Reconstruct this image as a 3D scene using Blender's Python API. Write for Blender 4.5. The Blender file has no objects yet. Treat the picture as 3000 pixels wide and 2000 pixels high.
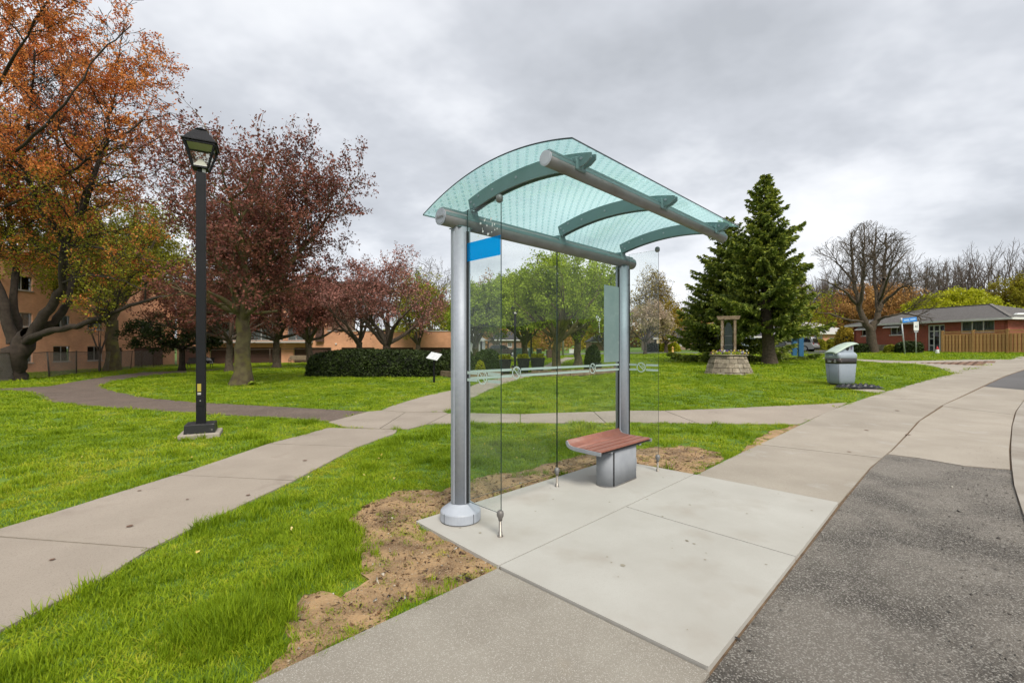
import bpy, bmesh, math, random
import numpy as np
from mathutils import Vector, Matrix, geometry

SC = bpy.context.scene
R = math.radians

# ------------------------------------------------------------------ camera
F = 1045.33; CX = 1176.0; HY = 798.0; EYE = 1.55       # survey of the site: 16 mm lens, eye height
cam_d = bpy.data.cameras.new('camera'); cam = bpy.data.objects.new('camera', cam_d)
SC.collection.objects.link(cam); SC.camera = cam
cam.location = (0, 0, EYE); cam.rotation_euler = (R(90), 0, 0)
cam_d.sensor_width = 36.0; cam_d.lens = 16.0; cam_d.shift_y = 0.006
cam_d.clip_start = 0.05; cam_d.clip_end = 3000

# ------------------------------------------------------------------ sky and light
W = bpy.data.worlds.new('World'); SC.world = W; W.use_nodes = True
nt = W.node_tree; N = nt.nodes; Lk = nt.links; N.clear()
SUN_EL, SUN_AZ = 50.0, 160.0                         # azimuth clockwise from +Y (behind the viewer)
out = N.new('ShaderNodeOutputWorld'); bg = N.new('ShaderNodeBackground'); bg.inputs['Strength'].default_value = 1.0
sky = N.new('ShaderNodeTexSky'); sky.sky_type = 'NISHITA'; sky.sun_disc = False
sky.sun_elevation = R(SUN_EL); sky.sun_rotation = R(SUN_AZ)
skm = N.new('ShaderNodeVectorMath'); skm.operation = 'SCALE'; skm.inputs['Scale'].default_value = 0.05
Lk.new(sky.outputs[0], skm.inputs[0])
tc = N.new('ShaderNodeTexCoord'); sep = N.new('ShaderNodeSeparateXYZ'); Lk.new(tc.outputs['Generated'], sep.inputs[0])
def wmath(op, a, b=None, c=None):
    n = N.new('ShaderNodeMath'); n.operation = op
    for i, v in enumerate((a, b, c)):
        if v is None: continue
        if isinstance(v, (int, float)): n.inputs[i].default_value = v
        else: Lk.new(v, n.inputs[i])
    return n.outputs[0]
zz = wmath('ADD', wmath('MAXIMUM', sep.outputs[2], 0.0), 0.30)
cb = N.new('ShaderNodeCombineXYZ'); Lk.new(wmath('DIVIDE', sep.outputs[0], zz), cb.inputs[0]); Lk.new(wmath('DIVIDE', sep.outputs[1], zz), cb.inputs[1])
def wnoise(scale, detail, rough, dist, off):
    m = N.new('ShaderNodeMapping'); m.inputs['Location'].default_value = off; Lk.new(cb.outputs[0], m.inputs[0])
    m.inputs['Rotation'].default_value = (0, 0, R(28)); m.inputs['Scale'].default_value = (1.0, 1.25, 1.0)
    n = N.new('ShaderNodeTexNoise'); n.noise_dimensions = '2D'; n.inputs['Scale'].default_value = scale; n.inputs['Detail'].default_value = detail
    n.inputs['Roughness'].default_value = rough; n.inputs['Distortion'].default_value = dist; Lk.new(m.outputs[0], n.inputs['Vector'])
    return n.outputs[0]
big = wnoise(0.36, 1, 0.5, 0.0, (7.9, 0.6, 0)); fine = wnoise(1.5, 5, 0.58, 0.0, (0.4, 7.7, 2.0))
cl = wmath('ADD', wmath('MULTIPLY', big, 0.56), wmath('MULTIPLY', fine, 0.44))
cr = N.new('ShaderNodeValToRGB'); Lk.new(cl, cr.inputs[0])
e = cr.color_ramp.elements
e[0].position = 0.37; e[0].color = (0.255, 0.266, 0.285, 1); e[1].position = 0.64; e[1].color = (0.50, 0.505, 0.515, 1)
em = cr.color_ramp.elements.new(0.47); em.color = (0.325, 0.337, 0.36, 1)
em = cr.color_ramp.elements.new(0.545); em.color = (0.42, 0.43, 0.45, 1)
mx = N.new('ShaderNodeMix'); mx.data_type = 'RGBA'; mx.inputs[0].default_value = 0.9
Lk.new(skm.outputs[0], mx.inputs[6]); Lk.new(cr.outputs[0], mx.inputs[7]); Lk.new(mx.outputs[2], bg.inputs[0]); Lk.new(bg.outputs[0], out.inputs[0])

sd = bpy.data.lights.new('sun', 'SUN'); sun = bpy.data.objects.new('sun', sd); SC.collection.objects.link(sun)
sd.energy = 1.5; sd.angle = R(22); sd.color = (1.0, 0.94, 0.84)
az, el = R(SUN_AZ), R(SUN_EL)
to_sun = Vector((math.sin(az) * math.cos(el), math.cos(az) * math.cos(el), math.sin(el)))
sun.rotation_euler = (-to_sun).to_track_quat('-Z', 'Y').to_euler(); sun.location = (0, 0, 40)

SC.view_settings.view_transform = 'Standard'; SC.view_settings.look = 'None'
SC.view_settings.exposure = 1.17; SC.view_settings.gamma = 1.0; SC.view_settings.use_curve_mapping = False
SC.render.engine = 'CYCLES'
SC.cycles.max_bounces = 6; SC.cycles.diffuse_bounces = 2; SC.cycles.glossy_bounces = 3
SC.cycles.transparent_max_bounces = 24; SC.cycles.transmission_bounces = 4
SC.cycles.use_denoising = True
SC.cycles.use_adaptive_sampling = True; SC.cycles.adaptive_threshold = 0.015; SC.cycles.adaptive_min_samples = 12

# ------------------------------------------------------------------ helpers
COL = SC.collection
def link(o, parent=None):
    COL.objects.link(o)
    if parent is not None: o.parent = parent
    return o
def tag(o, label=None, cat=None, group=None, kind=None):
    if label: o['label'] = label
    if cat: o['category'] = cat
    if group: o['group'] = group
    if kind: o['kind'] = kind
    return o
def thing(name, label, cat, loc=(0, 0, 0), rz=0.0, group=None):
    o = link(bpy.data.objects.new(name, None)); o.empty_display_size = 0.2
    o.location = loc; o.rotation_euler = (0, 0, rz)
    return tag(o, label, cat, group)
def np_mesh(name, V, Fc, mats=(), smooth=False):
    V = np.asarray(V, np.float32); Fc = np.asarray(Fc, np.int32)
    me = bpy.data.meshes.new(name); k = Fc.shape[1]; m = Fc.shape[0]
    me.vertices.add(len(V)); me.vertices.foreach_set('co', V.ravel())
    me.loops.add(m * k); me.loops.foreach_set('vertex_index', Fc.ravel())
    me.polygons.add(m); me.polygons.foreach_set('loop_start', np.arange(0, m * k, k, dtype=np.int32))
    if smooth: me.polygons.foreach_set('use_smooth', np.ones(m, bool))
    me.update(calc_edges=True)
    for x in mats: me.materials.append(x)
    return me
class MB:
    """collects shapes, then links them as one mesh object"""
    def __init__(s): s.v = []; s.f = []; s.sm = []
    def add(s, vs, fs, smooth=False):
        o = len(s.v); s.v += [tuple(v) for v in vs]; s.f += [tuple(i + o for i in f) for f in fs]; s.sm += [smooth] * len(fs); return s
    def box(s, c, size, M=None, taper=1.0, tapery=None):
        hx, hy, hz = size[0] / 2, size[1] / 2, size[2] / 2; ty = taper if tapery is None else tapery
        vs = [Vector((x * hx * (taper if z > 0 else 1), y * hy * (ty if z > 0 else 1), z * hz)) for z in (-1, 1) for x, y in ((-1, -1), (1, -1), (1, 1), (-1, 1))]
        if M is not None: vs = [M @ v for v in vs]
        vs = [v + Vector(c) for v in vs]
        return s.add(vs, [(3, 2, 1, 0), (4, 5, 6, 7), (0, 1, 5, 4), (1, 2, 6, 5), (2, 3, 7, 6), (3, 0, 4, 7)])
    def bar(s, a, b, w, h=None, roll=0.0):
        a, b = Vector(a), Vector(b); d = b - a; h = w if h is None else h
        M = d.to_track_quat('Z', 'Y').to_matrix() @ Matrix.Rotation(roll, 3, 'Z')
        return s.box((a + b) / 2, (w, h, d.length), M)
    def tube(s, pts, rad, n=10, caps=True, smooth=True):
        pts = [Vector(p) for p in pts]; m = len(pts)
        rad = list(rad) if hasattr(rad, '__len__') else [rad] * m
        d0 = (pts[1] - pts[0]).normalized(); u = d0.orthogonal().normalized(); o = len(s.v)
        for i in range(m):
            d = (pts[min(i + 1, m - 1)] - pts[max(i - 1, 0)]).normalized()
            u = (u - d * u.dot(d)).normalized(); w = d.cross(u)
            for k in range(n):
                a = 2 * math.pi * k / n; s.v.append(tuple(pts[i] + (u * math.cos(a) + w * math.sin(a)) * rad[i]))
        for i in range(m - 1):
            for k in range(n):
                q = (k + 1) % n; s.f.append((o + i * n + k, o + i * n + q, o + (i + 1) * n + q, o + (i + 1) * n + k)); s.sm.append(smooth)
        if caps:
            s.f.append(tuple(o + k for k in reversed(range(n)))); s.f.append(tuple(o + (m - 1) * n + k for k in range(n))); s.sm += [False, False]
        return s
    def lathe(s, prof, n=24, c=(0, 0, 0), sharp=False):
        o = len(s.v); m = len(prof)
        for r, z in prof:
            for k in range(n):
                a = 2 * math.pi * k / n; s.v.append((c[0] + r * math.cos(a), c[1] + r * math.sin(a), c[2] + z))
        for i in range(m - 1):
            for k in range(n):
                q = (k + 1) % n; s.f.append((o + i * n + k, o + i * n + q, o + (i + 1) * n + q, o + (i + 1) * n + k)); s.sm.append(not sharp)
        s.f.append(tuple(o + k for k in reversed(range(n)))); s.f.append(tuple(o + (m - 1) * n + k for k in range(n))); s.sm += [False, False]
        return s
    def prism(s, poly, z0, z1, M=None, smooth=False):
        n = len(poly); vs = [Vector((x, y, z0)) for x, y in poly] + [Vector((x, y, z1)) for x, y in poly]
        if M is not None: vs = [M @ v for v in vs]
        o = len(s.v); s.add(vs, [tuple(reversed(range(n))), tuple(range(n, 2 * n))])
        for i in range(n):
            j = (i + 1) % n; s.f.append((o + i, o + j, o + n + j, o + n + i)); s.sm.append(smooth)
        return s
    def build(s, name, mat, parent=None, loc=None, bevel=0.0, seg=2):
        me = bpy.data.meshes.new(name); me.from_pydata(s.v, [], s.f); me.polygons.foreach_set('use_smooth', s.sm)
        if mat is not None: me.materials.append(mat)
        o = link(bpy.data.objects.new(name, me), parent)
        if loc is not None: o.location = loc
        if bevel:
            md = o.modifiers.new('bevel', 'BEVEL'); md.width = bevel; md.segments = seg; md.limit_method = 'ANGLE'; md.angle_limit = R(40)
        return o
def mesh_obj(name, me, parent=None, loc=None, rz=None):
    o = link(bpy.data.objects.new(name, me), parent)
    if loc is not None: o.location = loc
    if rz is not None: o.rotation_euler = (0, 0, rz)
    return o
def copy_tree(o, parent=None):
    c = o.copy(); COL.objects.link(c); c.parent = parent
    for ch in o.children: copy_tree(ch, c)
    return c
def text_mesh(body, size, extrude, mat, name, parent, M, align='CENTER', sx=1.0):
    cu = bpy.data.curves.new(name, 'FONT'); cu.body = body; cu.size = size; cu.extrude = extrude; cu.align_x = align; cu.align_y = 'CENTER'; cu.resolution_u = 3
    to = bpy.data.objects.new('tmp', cu); COL.objects.link(to)
    bpy.context.view_layer.update()
    me = bpy.data.meshes.new_from_object(to.evaluated_get(bpy.context.evaluated_depsgraph_get()))
    bpy.data.objects.remove(to); bpy.data.curves.remove(cu)
    me.transform(M @ Matrix.Diagonal((sx, 1, 1, 1))); me.name = name; me.materials.clear(); me.materials.append(mat)
    return link(bpy.data.objects.new(name, me), parent)

# ------------------------------------------------------------------ materials
MATS = {}
def mat(name, col, rough=0.8, col2=None, scale=3.0, detail=5.0, bump=0.0, bscale=40.0, metal=0.0, spec=0.5, lo=0.35, hi=0.65,
        island=0.0, transl=0.0, speck=None, coat=0.0, space='Object', stain=None):
    if name in MATS: return MATS[name]
    m = bpy.data.materials.new(name); m.use_nodes = True; t = m.node_tree; n = t.nodes; l = t.links
    b = n['Principled BSDF']; b.inputs['Roughness'].default_value = rough; b.inputs['Metallic'].default_value = metal
    b.inputs['Specular IOR Level'].default_value = spec; b.inputs['Coat Weight'].default_value = coat
    c4 = lambda c: (c[0], c[1], c[2], 1.0)
    b.inputs['Base Color'].default_value = c4(col); cur = None
    tcn = n.new('ShaderNodeTexCoord')
    vec = tcn.outputs['Object']
    if space == 'World':
        g = n.new('ShaderNodeNewGeometry'); vec = g.outputs['Position']
    def noise(sc, de=5.0, ro=0.55):
        x = n.new('ShaderNodeTexNoise'); x.inputs['Scale'].default_value = sc; x.inputs['Detail'].default_value = de; x.inputs['Roughness'].default_value = ro
        l.new(vec, x.inputs['Vector']); return x.outputs[0]
    def ramp(src, a, bb):
        x = n.new('ShaderNodeMapRange'); x.inputs[1].default_value = a; x.inputs[2].default_value = bb; l.new(src, x.inputs[0]); return x.outputs[0]
    def mixc(fac, a, bb, mode='MIX'):
        x = n.new('ShaderNodeMix'); x.data_type = 'RGBA'; x.blend_type = mode
        if isinstance(fac, float): x.inputs[0].default_value = fac
        else: l.new(fac, x.inputs[0])
        for i, v in ((6, a), (7, bb)):
            if isinstance(v, tuple): x.inputs[i].default_value = c4(v)
            else: l.new(v, x.inputs[i])
        return x.outputs[2]
    if col2 is not None: cur = mixc(ramp(noise(scale, detail), lo, hi), tuple(col), tuple(col2))
    if stain is not None:   # (colour, scale, lo, hi): blotches of dirt or wear
        cur = mixc(ramp(noise(stain[1], 4.0), stain[2], stain[3]), cur if cur is not None else tuple(col), tuple(stain[0]))
    if speck is not None:   # (colour, scale, threshold lo, hi): stones in concrete or asphalt
        v = n.new('ShaderNodeTexVoronoi'); v.inputs['Scale'].default_value = speck[1]; l.new(vec, v.inputs['Vector'])
        s2 = n.new('ShaderNodeSeparateColor'); l.new(v.outputs['Color'], s2.inputs[0])
        cur = mixc(ramp(s2.outputs[0], speck[2], speck[3]), cur if cur is not None else tuple(col), tuple(speck[0]))
    if island:
        g = n.new('ShaderNodeNewGeometry'); h = n.new('ShaderNodeHueSaturation')
        h.inputs['Hue'].default_value = 0.5; l.new(ramp(g.outputs['Random Per Island'], 0, 1), h.inputs['Fac'])
        mr = n.new('ShaderNodeMapRange'); mr.inputs[3].default_value = 1 - island; mr.inputs[4].default_value = 1 + island; l.new(g.outputs['Random Per Island'], mr.inputs[0])
        l.new(mr.outputs[0], h.inputs['Value']); h.inputs['Fac'].default_value = 1.0
        for lk in list(h.inputs['Fac'].links): l.remove(lk)
        if cur is not None: l.new(cur, h.inputs['Color'])
        else: h.inputs['Color'].default_value = c4(col)
        cur = h.outputs[0]
    if cur is not None: l.new(cur, b.inputs['Base Color'])
    if bump:
        bn = n.new('ShaderNodeBump'); bn.inputs['Strength'].default_value = bump; bn.inputs['Distance'].default_value = 0.02
        l.new(noise(bscale, 6.0, 0.65), bn.inputs['Height']); l.new(bn.outputs[0], b.inputs['Normal'])
    if transl:
        tr = n.new('ShaderNodeBsdfTranslucent'); ms = n.new('ShaderNodeMixShader'); ms.inputs[0].default_value = transl
        if cur is not None: l.new(cur, tr.inputs[0])
        else: tr.inputs[0].default_value = c4(col)
        l.new(b.outputs[0], ms.inputs[1]); l.new(tr.outputs[0], ms.inputs[2]); l.new(ms.outputs[0], n['Material Output'].inputs[0])
    MATS[name] = m; return m
def glass_mat(name, tint, spec=1.5, film=None, refl=1.0):
    """thin sheet: lets light through with a tint, mirrors by Fresnel; film=(colour, amount) adds a pale diffuse coat of dust or print"""
    if name in MATS: return MATS[name]
    m = bpy.data.materials.new(name); m.use_nodes = True; t = m.node_tree; n = t.nodes; l = t.links; n.remove(n['Principled BSDF'])
    tr = n.new('ShaderNodeBsdfTransparent'); tr.inputs[0].default_value = (*tint, 1); gl = n.new('ShaderNodeBsdfGlossy'); gl.inputs['Roughness'].default_value = 0.02
    fr = n.new('ShaderNodeLayerWeight'); pw = n.new('ShaderNodeMath'); pw.operation = 'POWER'; pw.inputs[1].default_value = 4.5; l.new(fr.outputs['Facing'], pw.inputs[0])
    mlt = n.new('ShaderNodeMath'); mlt.operation = 'MULTIPLY_ADD'; mlt.inputs[1].default_value = 0.9 * refl; mlt.inputs[2].default_value = 0.035 * refl; l.new(pw.outputs[0], mlt.inputs[0])
    ms = n.new('ShaderNodeMixShader'); l.new(mlt.outputs[0], ms.inputs[0]); l.new(tr.outputs[0], ms.inputs[1]); l.new(gl.outputs[0], ms.inputs[2]); cur = ms.outputs[0]
    if film:
        df = n.new('ShaderNodeBsdfDiffuse'); df.inputs[0].default_value = (*film[0], 1); tl = n.new('ShaderNodeBsdfTranslucent'); tl.inputs[0].default_value = (*film[0], 1)
        dm = n.new('ShaderNodeMixShader'); dm.inputs[0].default_value = 0.6; l.new(df.outputs[0], dm.inputs[1]); l.new(tl.outputs[0], dm.inputs[2])
        m2 = n.new('ShaderNodeMixShader'); m2.inputs[0].default_value = film[1]; l.new(cur, m2.inputs[1]); l.new(dm.outputs[0], m2.inputs[2]); cur = m2.outputs[0]
        m['film_mix'] = m2.name; m['film_col'] = tl.name; m['film_dif'] = df.name
    l.new(cur, n['Material Output'].inputs[0]); MATS[name] = m; return m
def brick_mat(name, c1, c2, mortar, bw=0.215, bh=0.075, ms=0.01, low=None):
    if name in MATS: return MATS[name]
    m = bpy.data.materials.new(name); m.use_nodes = True; t = m.node_tree; n = t.nodes; l = t.links; b = n['Principled BSDF']; b.inputs['Roughness'].default_value = 0.9
    uv = n.new('ShaderNodeUVMap'); br = n.new('ShaderNodeTexBrick'); l.new(uv.outputs[0], br.inputs['Vector'])
    br.inputs['Scale'].default_value = 1.0; br.inputs['Brick Width'].default_value = bw; br.inputs['Row Height'].default_value = bh; br.inputs['Mortar Size'].default_value = ms
    br.inputs['Color1'].default_value = (*c1, 1); br.inputs['Color2'].default_value = (*c2, 1); br.inputs['Mortar'].default_value = (*mortar, 1); br.inputs['Bias'].default_value = -0.1
    no = n.new('ShaderNodeTexNoise'); no.inputs['Scale'].default_value = 0.7; no.inputs['Detail'].default_value = 6; l.new(uv.outputs[0], no.inputs['Vector'])
    mr = n.new('ShaderNodeMapRange'); mr.inputs[1].default_value = 0.3; mr.inputs[2].default_value = 0.7; mr.inputs[3].default_value = 0.78; mr.inputs[4].default_value = 1.14; l.new(no.outputs[0], mr.inputs[0])
    mx = n.new('ShaderNodeMix'); mx.data_type = 'RGBA'; mx.blend_type = 'MULTIPLY'; mx.inputs[0].default_value = 1.0; l.new(br.outputs[0], mx.inputs[6])
    cc = n.new('ShaderNodeCombineColor'); [l.new(mr.outputs[0], cc.inputs[i]) for i in range(3)]; l.new(cc.outputs[0], mx.inputs[7]); l.new(mx.outputs[2], b.inputs['Base Color'])
    bp = n.new('ShaderNodeBump'); bp.inputs['Strength'].default_value = 0.5; bp.inputs['Distance'].default_value = 0.01; bp.invert = True; l.new(br.outputs['Fac'], bp.inputs['Height']); l.new(bp.outputs[0], b.inputs['Normal'])
    MATS[name] = m; return m
def wall_uv(o):
    """metres along the wall and up it, so that brick courses run level"""
    me = o.data; uv = me.uv_layers.new(name='UVMap')
    for p in me.polygons:
        nrm = p.normal; tx = Vector((-nrm.y, nrm.x, 0)); tx = tx.normalized() if tx.length > 0.1 else Vector((1, 0, 0))
        for li in p.loop_indices:
            co = me.vertices[me.loops[li].vertex_index].co; uv.data[li].uv = (co.dot(tx), co.z if abs(nrm.z) < 0.7 else co.y)
    return o

# ------------------------------------------------------------------ terrain
def sst(t):
    t = np.clip(t, 0, 1); return t * t * (3 - 2 * t)
def gz(x, y):
    x = np.asarray(x, float); y = np.asarray(y, float)
    tilt = np.where(x > 0, 1.9, 0.95) * np.tanh(x / 60)
    return sst((y - 6) / 10) * tilt + 0.0042 * np.clip(y - 4, 0, 80) + 9 * sst((0.95 * x + 0.35 * y - 72) / 80)
def gzf(x, y): return float(gz(x, y))
_Y = np.concatenate([np.linspace(0.5, 60, 12000), np.linspace(60.01, 420, 12000)])
def P(px, py):
    """surveyed ground point seen at this bearing"""
    dx = (px - CX) / F; dz = (HY - py) / F
    f = EYE + dz * _Y - gz(dx * _Y, _Y); i = int(np.argmax(f <= 0)) if (f <= 0).any() else len(_Y) - 1
    return (dx * _Y[i], _Y[i])
def at(px, Y):
    """ground point on a bearing at distance Y"""
    x = (px - CX) / F * Y; return Vector((x, Y, gzf(x, Y)))
def up(py, Y): return EYE + (HY - py) * Y / F          # height of a sight line at distance Y
def PP(*pts): return [P(*p) for p in pts]
def inside(poly, X, Yv):
    r = np.zeros(len(X), bool); n = len(poly)
    for i in range(n):
        x1, y1 = poly[i]; x2, y2 = poly[(i + 1) % n]
        if y1 == y2: continue
        c = ((y1 > Yv) != (y2 > Yv)) & (X < (x2 - x1) * (Yv - y1) / (y2 - y1) + x1); r ^= c
    return r
def area(p): return sum(p[i][0] * p[(i + 1) % len(p)][1] - p[(i + 1) % len(p)][0] * p[i][1] for i in range(len(p))) / 2
def inset(poly, d):
    if area(poly) < 0: poly = poly[::-1]
    n = len(poly); res = []
    for i in range(n):
        a, b, c = Vector(poly[i - 1]), Vector(poly[i]), Vector(poly[(i + 1) % n])
        e1 = (b - a); e2 = (c - b)
        if e1.length < 1e-6 or e2.length < 1e-6: continue
        e1.normalize(); e2.normalize(); n1 = Vector((-e1.y, e1.x)); n2 = Vector((-e2.y, e2.x)); m = n1 + n2
        if m.length < 0.2: m = n1
        m.normalize(); k = d / max(0.35, m.dot(n1)); res.append((b.x + m.x * k, b.y + m.y * k))
    return res
def densify(poly, cell):
    o = []
    for i in range(len(poly)):
        a = poly[i]; b = poly[(i + 1) % len(poly)]; L = math.hypot(b[0] - a[0], b[1] - a[1]); k = max(1, int(math.ceil(L / cell)))
        o += [(a[0] + (b[0] - a[0]) * j / k, a[1] + (b[1] - a[1]) * j / k) for j in range(k)]
    return o
def ragged(poly, amp, seed, cell=0.12):
    rg = random.Random(seed); d = densify(poly, cell); ph = [rg.uniform(0, 6.28) for _ in range(6)]; s = 0; o = []
    for i, p in enumerate(d):
        q = d[(i + 1) % len(d)]; ex, ey = q[0] - p[0], q[1] - p[1]; L = math.hypot(ex, ey) or 1; s += L
        k = amp * (0.5 * math.sin(s * 3.1 + ph[0]) + 0.4 * math.sin(s * 7.7 + ph[1]) + 0.3 * math.sin(s * 17 + ph[2]) + rg.uniform(-.35, .35))
        o.append((p[0] - ey / L * k, p[1] + ex / L * k))
    return o
def sheet(name, poly, m, dz=0.012, thick=0.1, cell=0.8, parent=None, tilt=(0, 0), uneven=0.0):
    if area(poly) < 0: poly = poly[::-1]
    b = densify(poly, cell); nb = len(b); xs = [p[0] for p in b]; ys = [p[1] for p in b]
    gx = np.arange(min(xs) + cell / 2, max(xs), cell); gy = np.arange(min(ys) + cell / 2, max(ys), cell)
    pts = [Vector(p) for p in b]
    if len(gx) and len(gy):
        XX, YY = np.meshgrid(gx, gy); XX = XX.ravel(); YY = YY.ravel(); k = inside(inset(b, cell * 0.3), XX, YY)
        pts += [Vector((x, y)) for x, y in zip(XX[k], YY[k])]
    r = geometry.delaunay_2d_cdt(pts, [(i, (i + 1) % nb) for i in range(nb)], [], 1, 1e-5)
    v2, fs = r[0], r[2]; cx, cy = sum(xs) / nb, sum(ys) / nb
    Z = gz(np.array([v.x for v in v2]), np.array([v.y for v in v2]))
    vs = [(v.x, v.y, float(z) + dz + tilt[0] * (v.x - cx) + tilt[1] * (v.y - cy)) for v, z in zip(v2, Z)]
    if uneven:
        rg = random.Random(len(vs)); vs = [(x, y, z + rg.uniform(-uneven, uneven)) for x, y, z in vs]
    mb = MB(); mb.add(vs, [tuple(f) for f in fs], True)
    if thick:
        o = len(mb.v); sk = [(x, y, gzf(x, y) + dz + tilt[0] * (x - cx) + tilt[1] * (y - cy)) for x, y in b]
        mb.v += sk + [(x, y, z - thick) for x, y, z in sk]
        for i in range(nb):
            j = (i + 1) % nb; mb.f.append((o + i, o + nb + i, o + nb + j, o + j)); mb.sm.append(False)
    return mb.build(name, m, parent)
def obj_random(m, amt):
    t = m.node_tree; n = t.nodes; l = t.links; b = n['Principled BSDF']; oi = n.new('ShaderNodeObjectInfo'); h = n.new('ShaderNodeHueSaturation')
    mr = n.new('ShaderNodeMapRange'); mr.inputs[3].default_value = 1 - amt; mr.inputs[4].default_value = 1 + amt; l.new(oi.outputs['Random'], mr.inputs[0]); l.new(mr.outputs[0], h.inputs['Value'])
    if b.inputs['Base Color'].links: l.new(b.inputs['Base Color'].links[0].from_socket, h.inputs['Color'])
    else: h.inputs['Color'].default_value = b.inputs['Base Color'].default_value
    l.new(h.outputs[0], b.inputs['Base Color']); return m

M_pad = obj_random(mat('new_concrete', (0.46, 0.445, 0.405), 0.85, (0.40, 0.38, 0.34), 1.3, 8, 0.12, 120, space='World', stain=((0.34, 0.30, 0.25), 1.7, 0.54, 0.82), speck=((0.40, 0.375, 0.335), 260, 0.84, 1.0)), .03)
M_walk = obj_random(mat('old_concrete', (0.39, 0.345, 0.285), 0.9, (0.32, 0.28, 0.228), 1.1, 8, 0.3, 90, space='World', stain=((0.42, 0.39, 0.35), 1.9, 0.60, 0.8), speck=((0.26, 0.22, 0.175), 240, 0.80, 1.0)), 0.05)
M_near = mat('worn_concrete', (0.31, 0.282, 0.236), 0.9, (0.24, 0.213, 0.175), 1.4, 8, 0.35, 90, space='World', stain=((0.31, 0.25, 0.17), 1.3, 0.6, 0.8), speck=((0.46, 0.43, 0.38), 260, 0.78, 1.0))
M_path = obj_random(mat('path_concrete', (0.375, 0.32, 0.262), 0.92, (0.31, 0.262, 0.212), 0.9, 8, 0.3, 100, space='World', stain=((0.22, 0.175, 0.14), 1.6, 0.62, 0.85), speck=((0.24, 0.20, 0.165), 240, 0.80, 1.0)), 0.05)
M_brown = mat('brown_asphalt', (0.155, 0.112, 0.088), 0.92, (0.105, 0.078, 0.06), 1.4, 8, 0.5, 60, space='World', speck=((0.24, 0.19, 0.15), 60, 0.78, 0.95))
M_asph = mat('grey_asphalt', (0.22, 0.195, 0.165), 0.9, (0.095, 0.083, 0.07), 1.5, 10, 1.0, 110, space='World', lo=.40, hi=.62, speck=((0.43, 0.40, 0.355), 150, 0.64, 1.0), stain=((0.22, 0.195, 0.165), 0.7, 0.5, 0.72))
M_road = mat('street_asphalt', (0.13, 0.125, 0.125), 0.9, (0.10, 0.095, 0.092), 0.8, 6, 0.3, 40, space='World')
M_kerb = mat('kerb_concrete', (0.36, 0.325, 0.28), 0.9, (0.27, 0.235, 0.195), 1.6, 8, 0.3, 80, space='World')
M_soil = mat('bare_soil', (0.44, 0.28, 0.14), 0.95, (0.14, 0.085, 0.045), 3.2, 10, 1.0, 34, space='World', lo=0.42, hi=0.68, speck=((0.38, 0.28, 0.17), 130, 0.8, 1.0))
M_lawn = mat('lawn_turf', (0.115, 0.205, 0.018), 0.95, (0.075, 0.15, 0.012), 0.55, 9, 0.8, 22, space='World', stain=((0.17, 0.25, 0.022), 2.2, 0.5, 0.75))

def grid_lines(a, b, near, far, knee):
    o = [0.0]
    while o[-1] < max(abs(a), abs(b)): o.append(o[-1] + (near if o[-1] < knee else near + (o[-1] - knee) * 0.09))
    s = sorted(set([-v for v in o] + o)); return [v for v in s if a - far < v < b + far]
gx = grid_lines(-900, 900, 1.0, 60, 62); gy = grid_lines(-30, 1100, 1.0, 80, 70); gy = [v for v in gy if v > -30]
XX, YY = np.meshgrid(gx, gy); ZZ = gz(XX, YY) - 0.006
V = np.stack([XX.ravel(), YY.ravel(), ZZ.ravel()], 1); nx = len(gx); ii = np.arange(len(V)).reshape(XX.shape)
Q = np.stack([ii[:-1, :-1].ravel(), ii[:-1, 1:].ravel(), ii[1:, 1:].ravel(), ii[1:, :-1].ravel()], 1)
lawn = mesh_obj('lawn', np_mesh('lawn', V, Q, [M_lawn], True)); tag(lawn, 'bright green lawn around the paths and the shelter', kind='structure')

EXCL = []                                              # where no grass grows
def root(name, label=None):
    o = link(bpy.data.objects.new(name, None)); tag(o, label, kind='structure'); return o

# shelter frame: t along the shelter (away to the right), w towards the road
A0 = Vector((-0.455, 4.03)); TD = Vector((0.7071, 0.7071)); WD = Vector((0.7071, -0.7071))
def S(t, w, z=0.0):
    p = A0 + TD * t + WD * w; return Vector((p.x, p.y, z))
def S2(t, w):
    p = A0 + TD * t + WD * w; return (p.x, p.y)

pad = root('shelter_pad', 'pale new concrete pad under the bus shelter')
PADZ = 0.03
for poly in ([S2(-.30, -.25), S2(-.345, .855), S2(2.87, .855), S2(2.80, -.22)], [S2(-.345, .865), S2(-.33, 2.30), S2(1.275, 2.29), S2(1.315, .865)], [S2(1.325, .865), S2(1.285, 2.29), S2(2.90, 2.275), S2(2.865, .865)]):
    sheet('slab', poly, M_pad, PADZ, 0.16, 0.6, pad).modifiers.new('b', 'BEVEL')
for o in pad.children:
    b = o.modifiers['b']; b.width = 0.012; b.segments = 2; b.limit_method = 'ANGLE'; b.angle_limit = R(50)
EXCL.append([S2(-.31, -.25), S2(-.36, .86), S2(-.5, .86), S2(-.5, 2.4), S2(3.05, 2.4), S2(3.05, .86), S2(2.9, .86), S2(2.82, -.23)])

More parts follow.
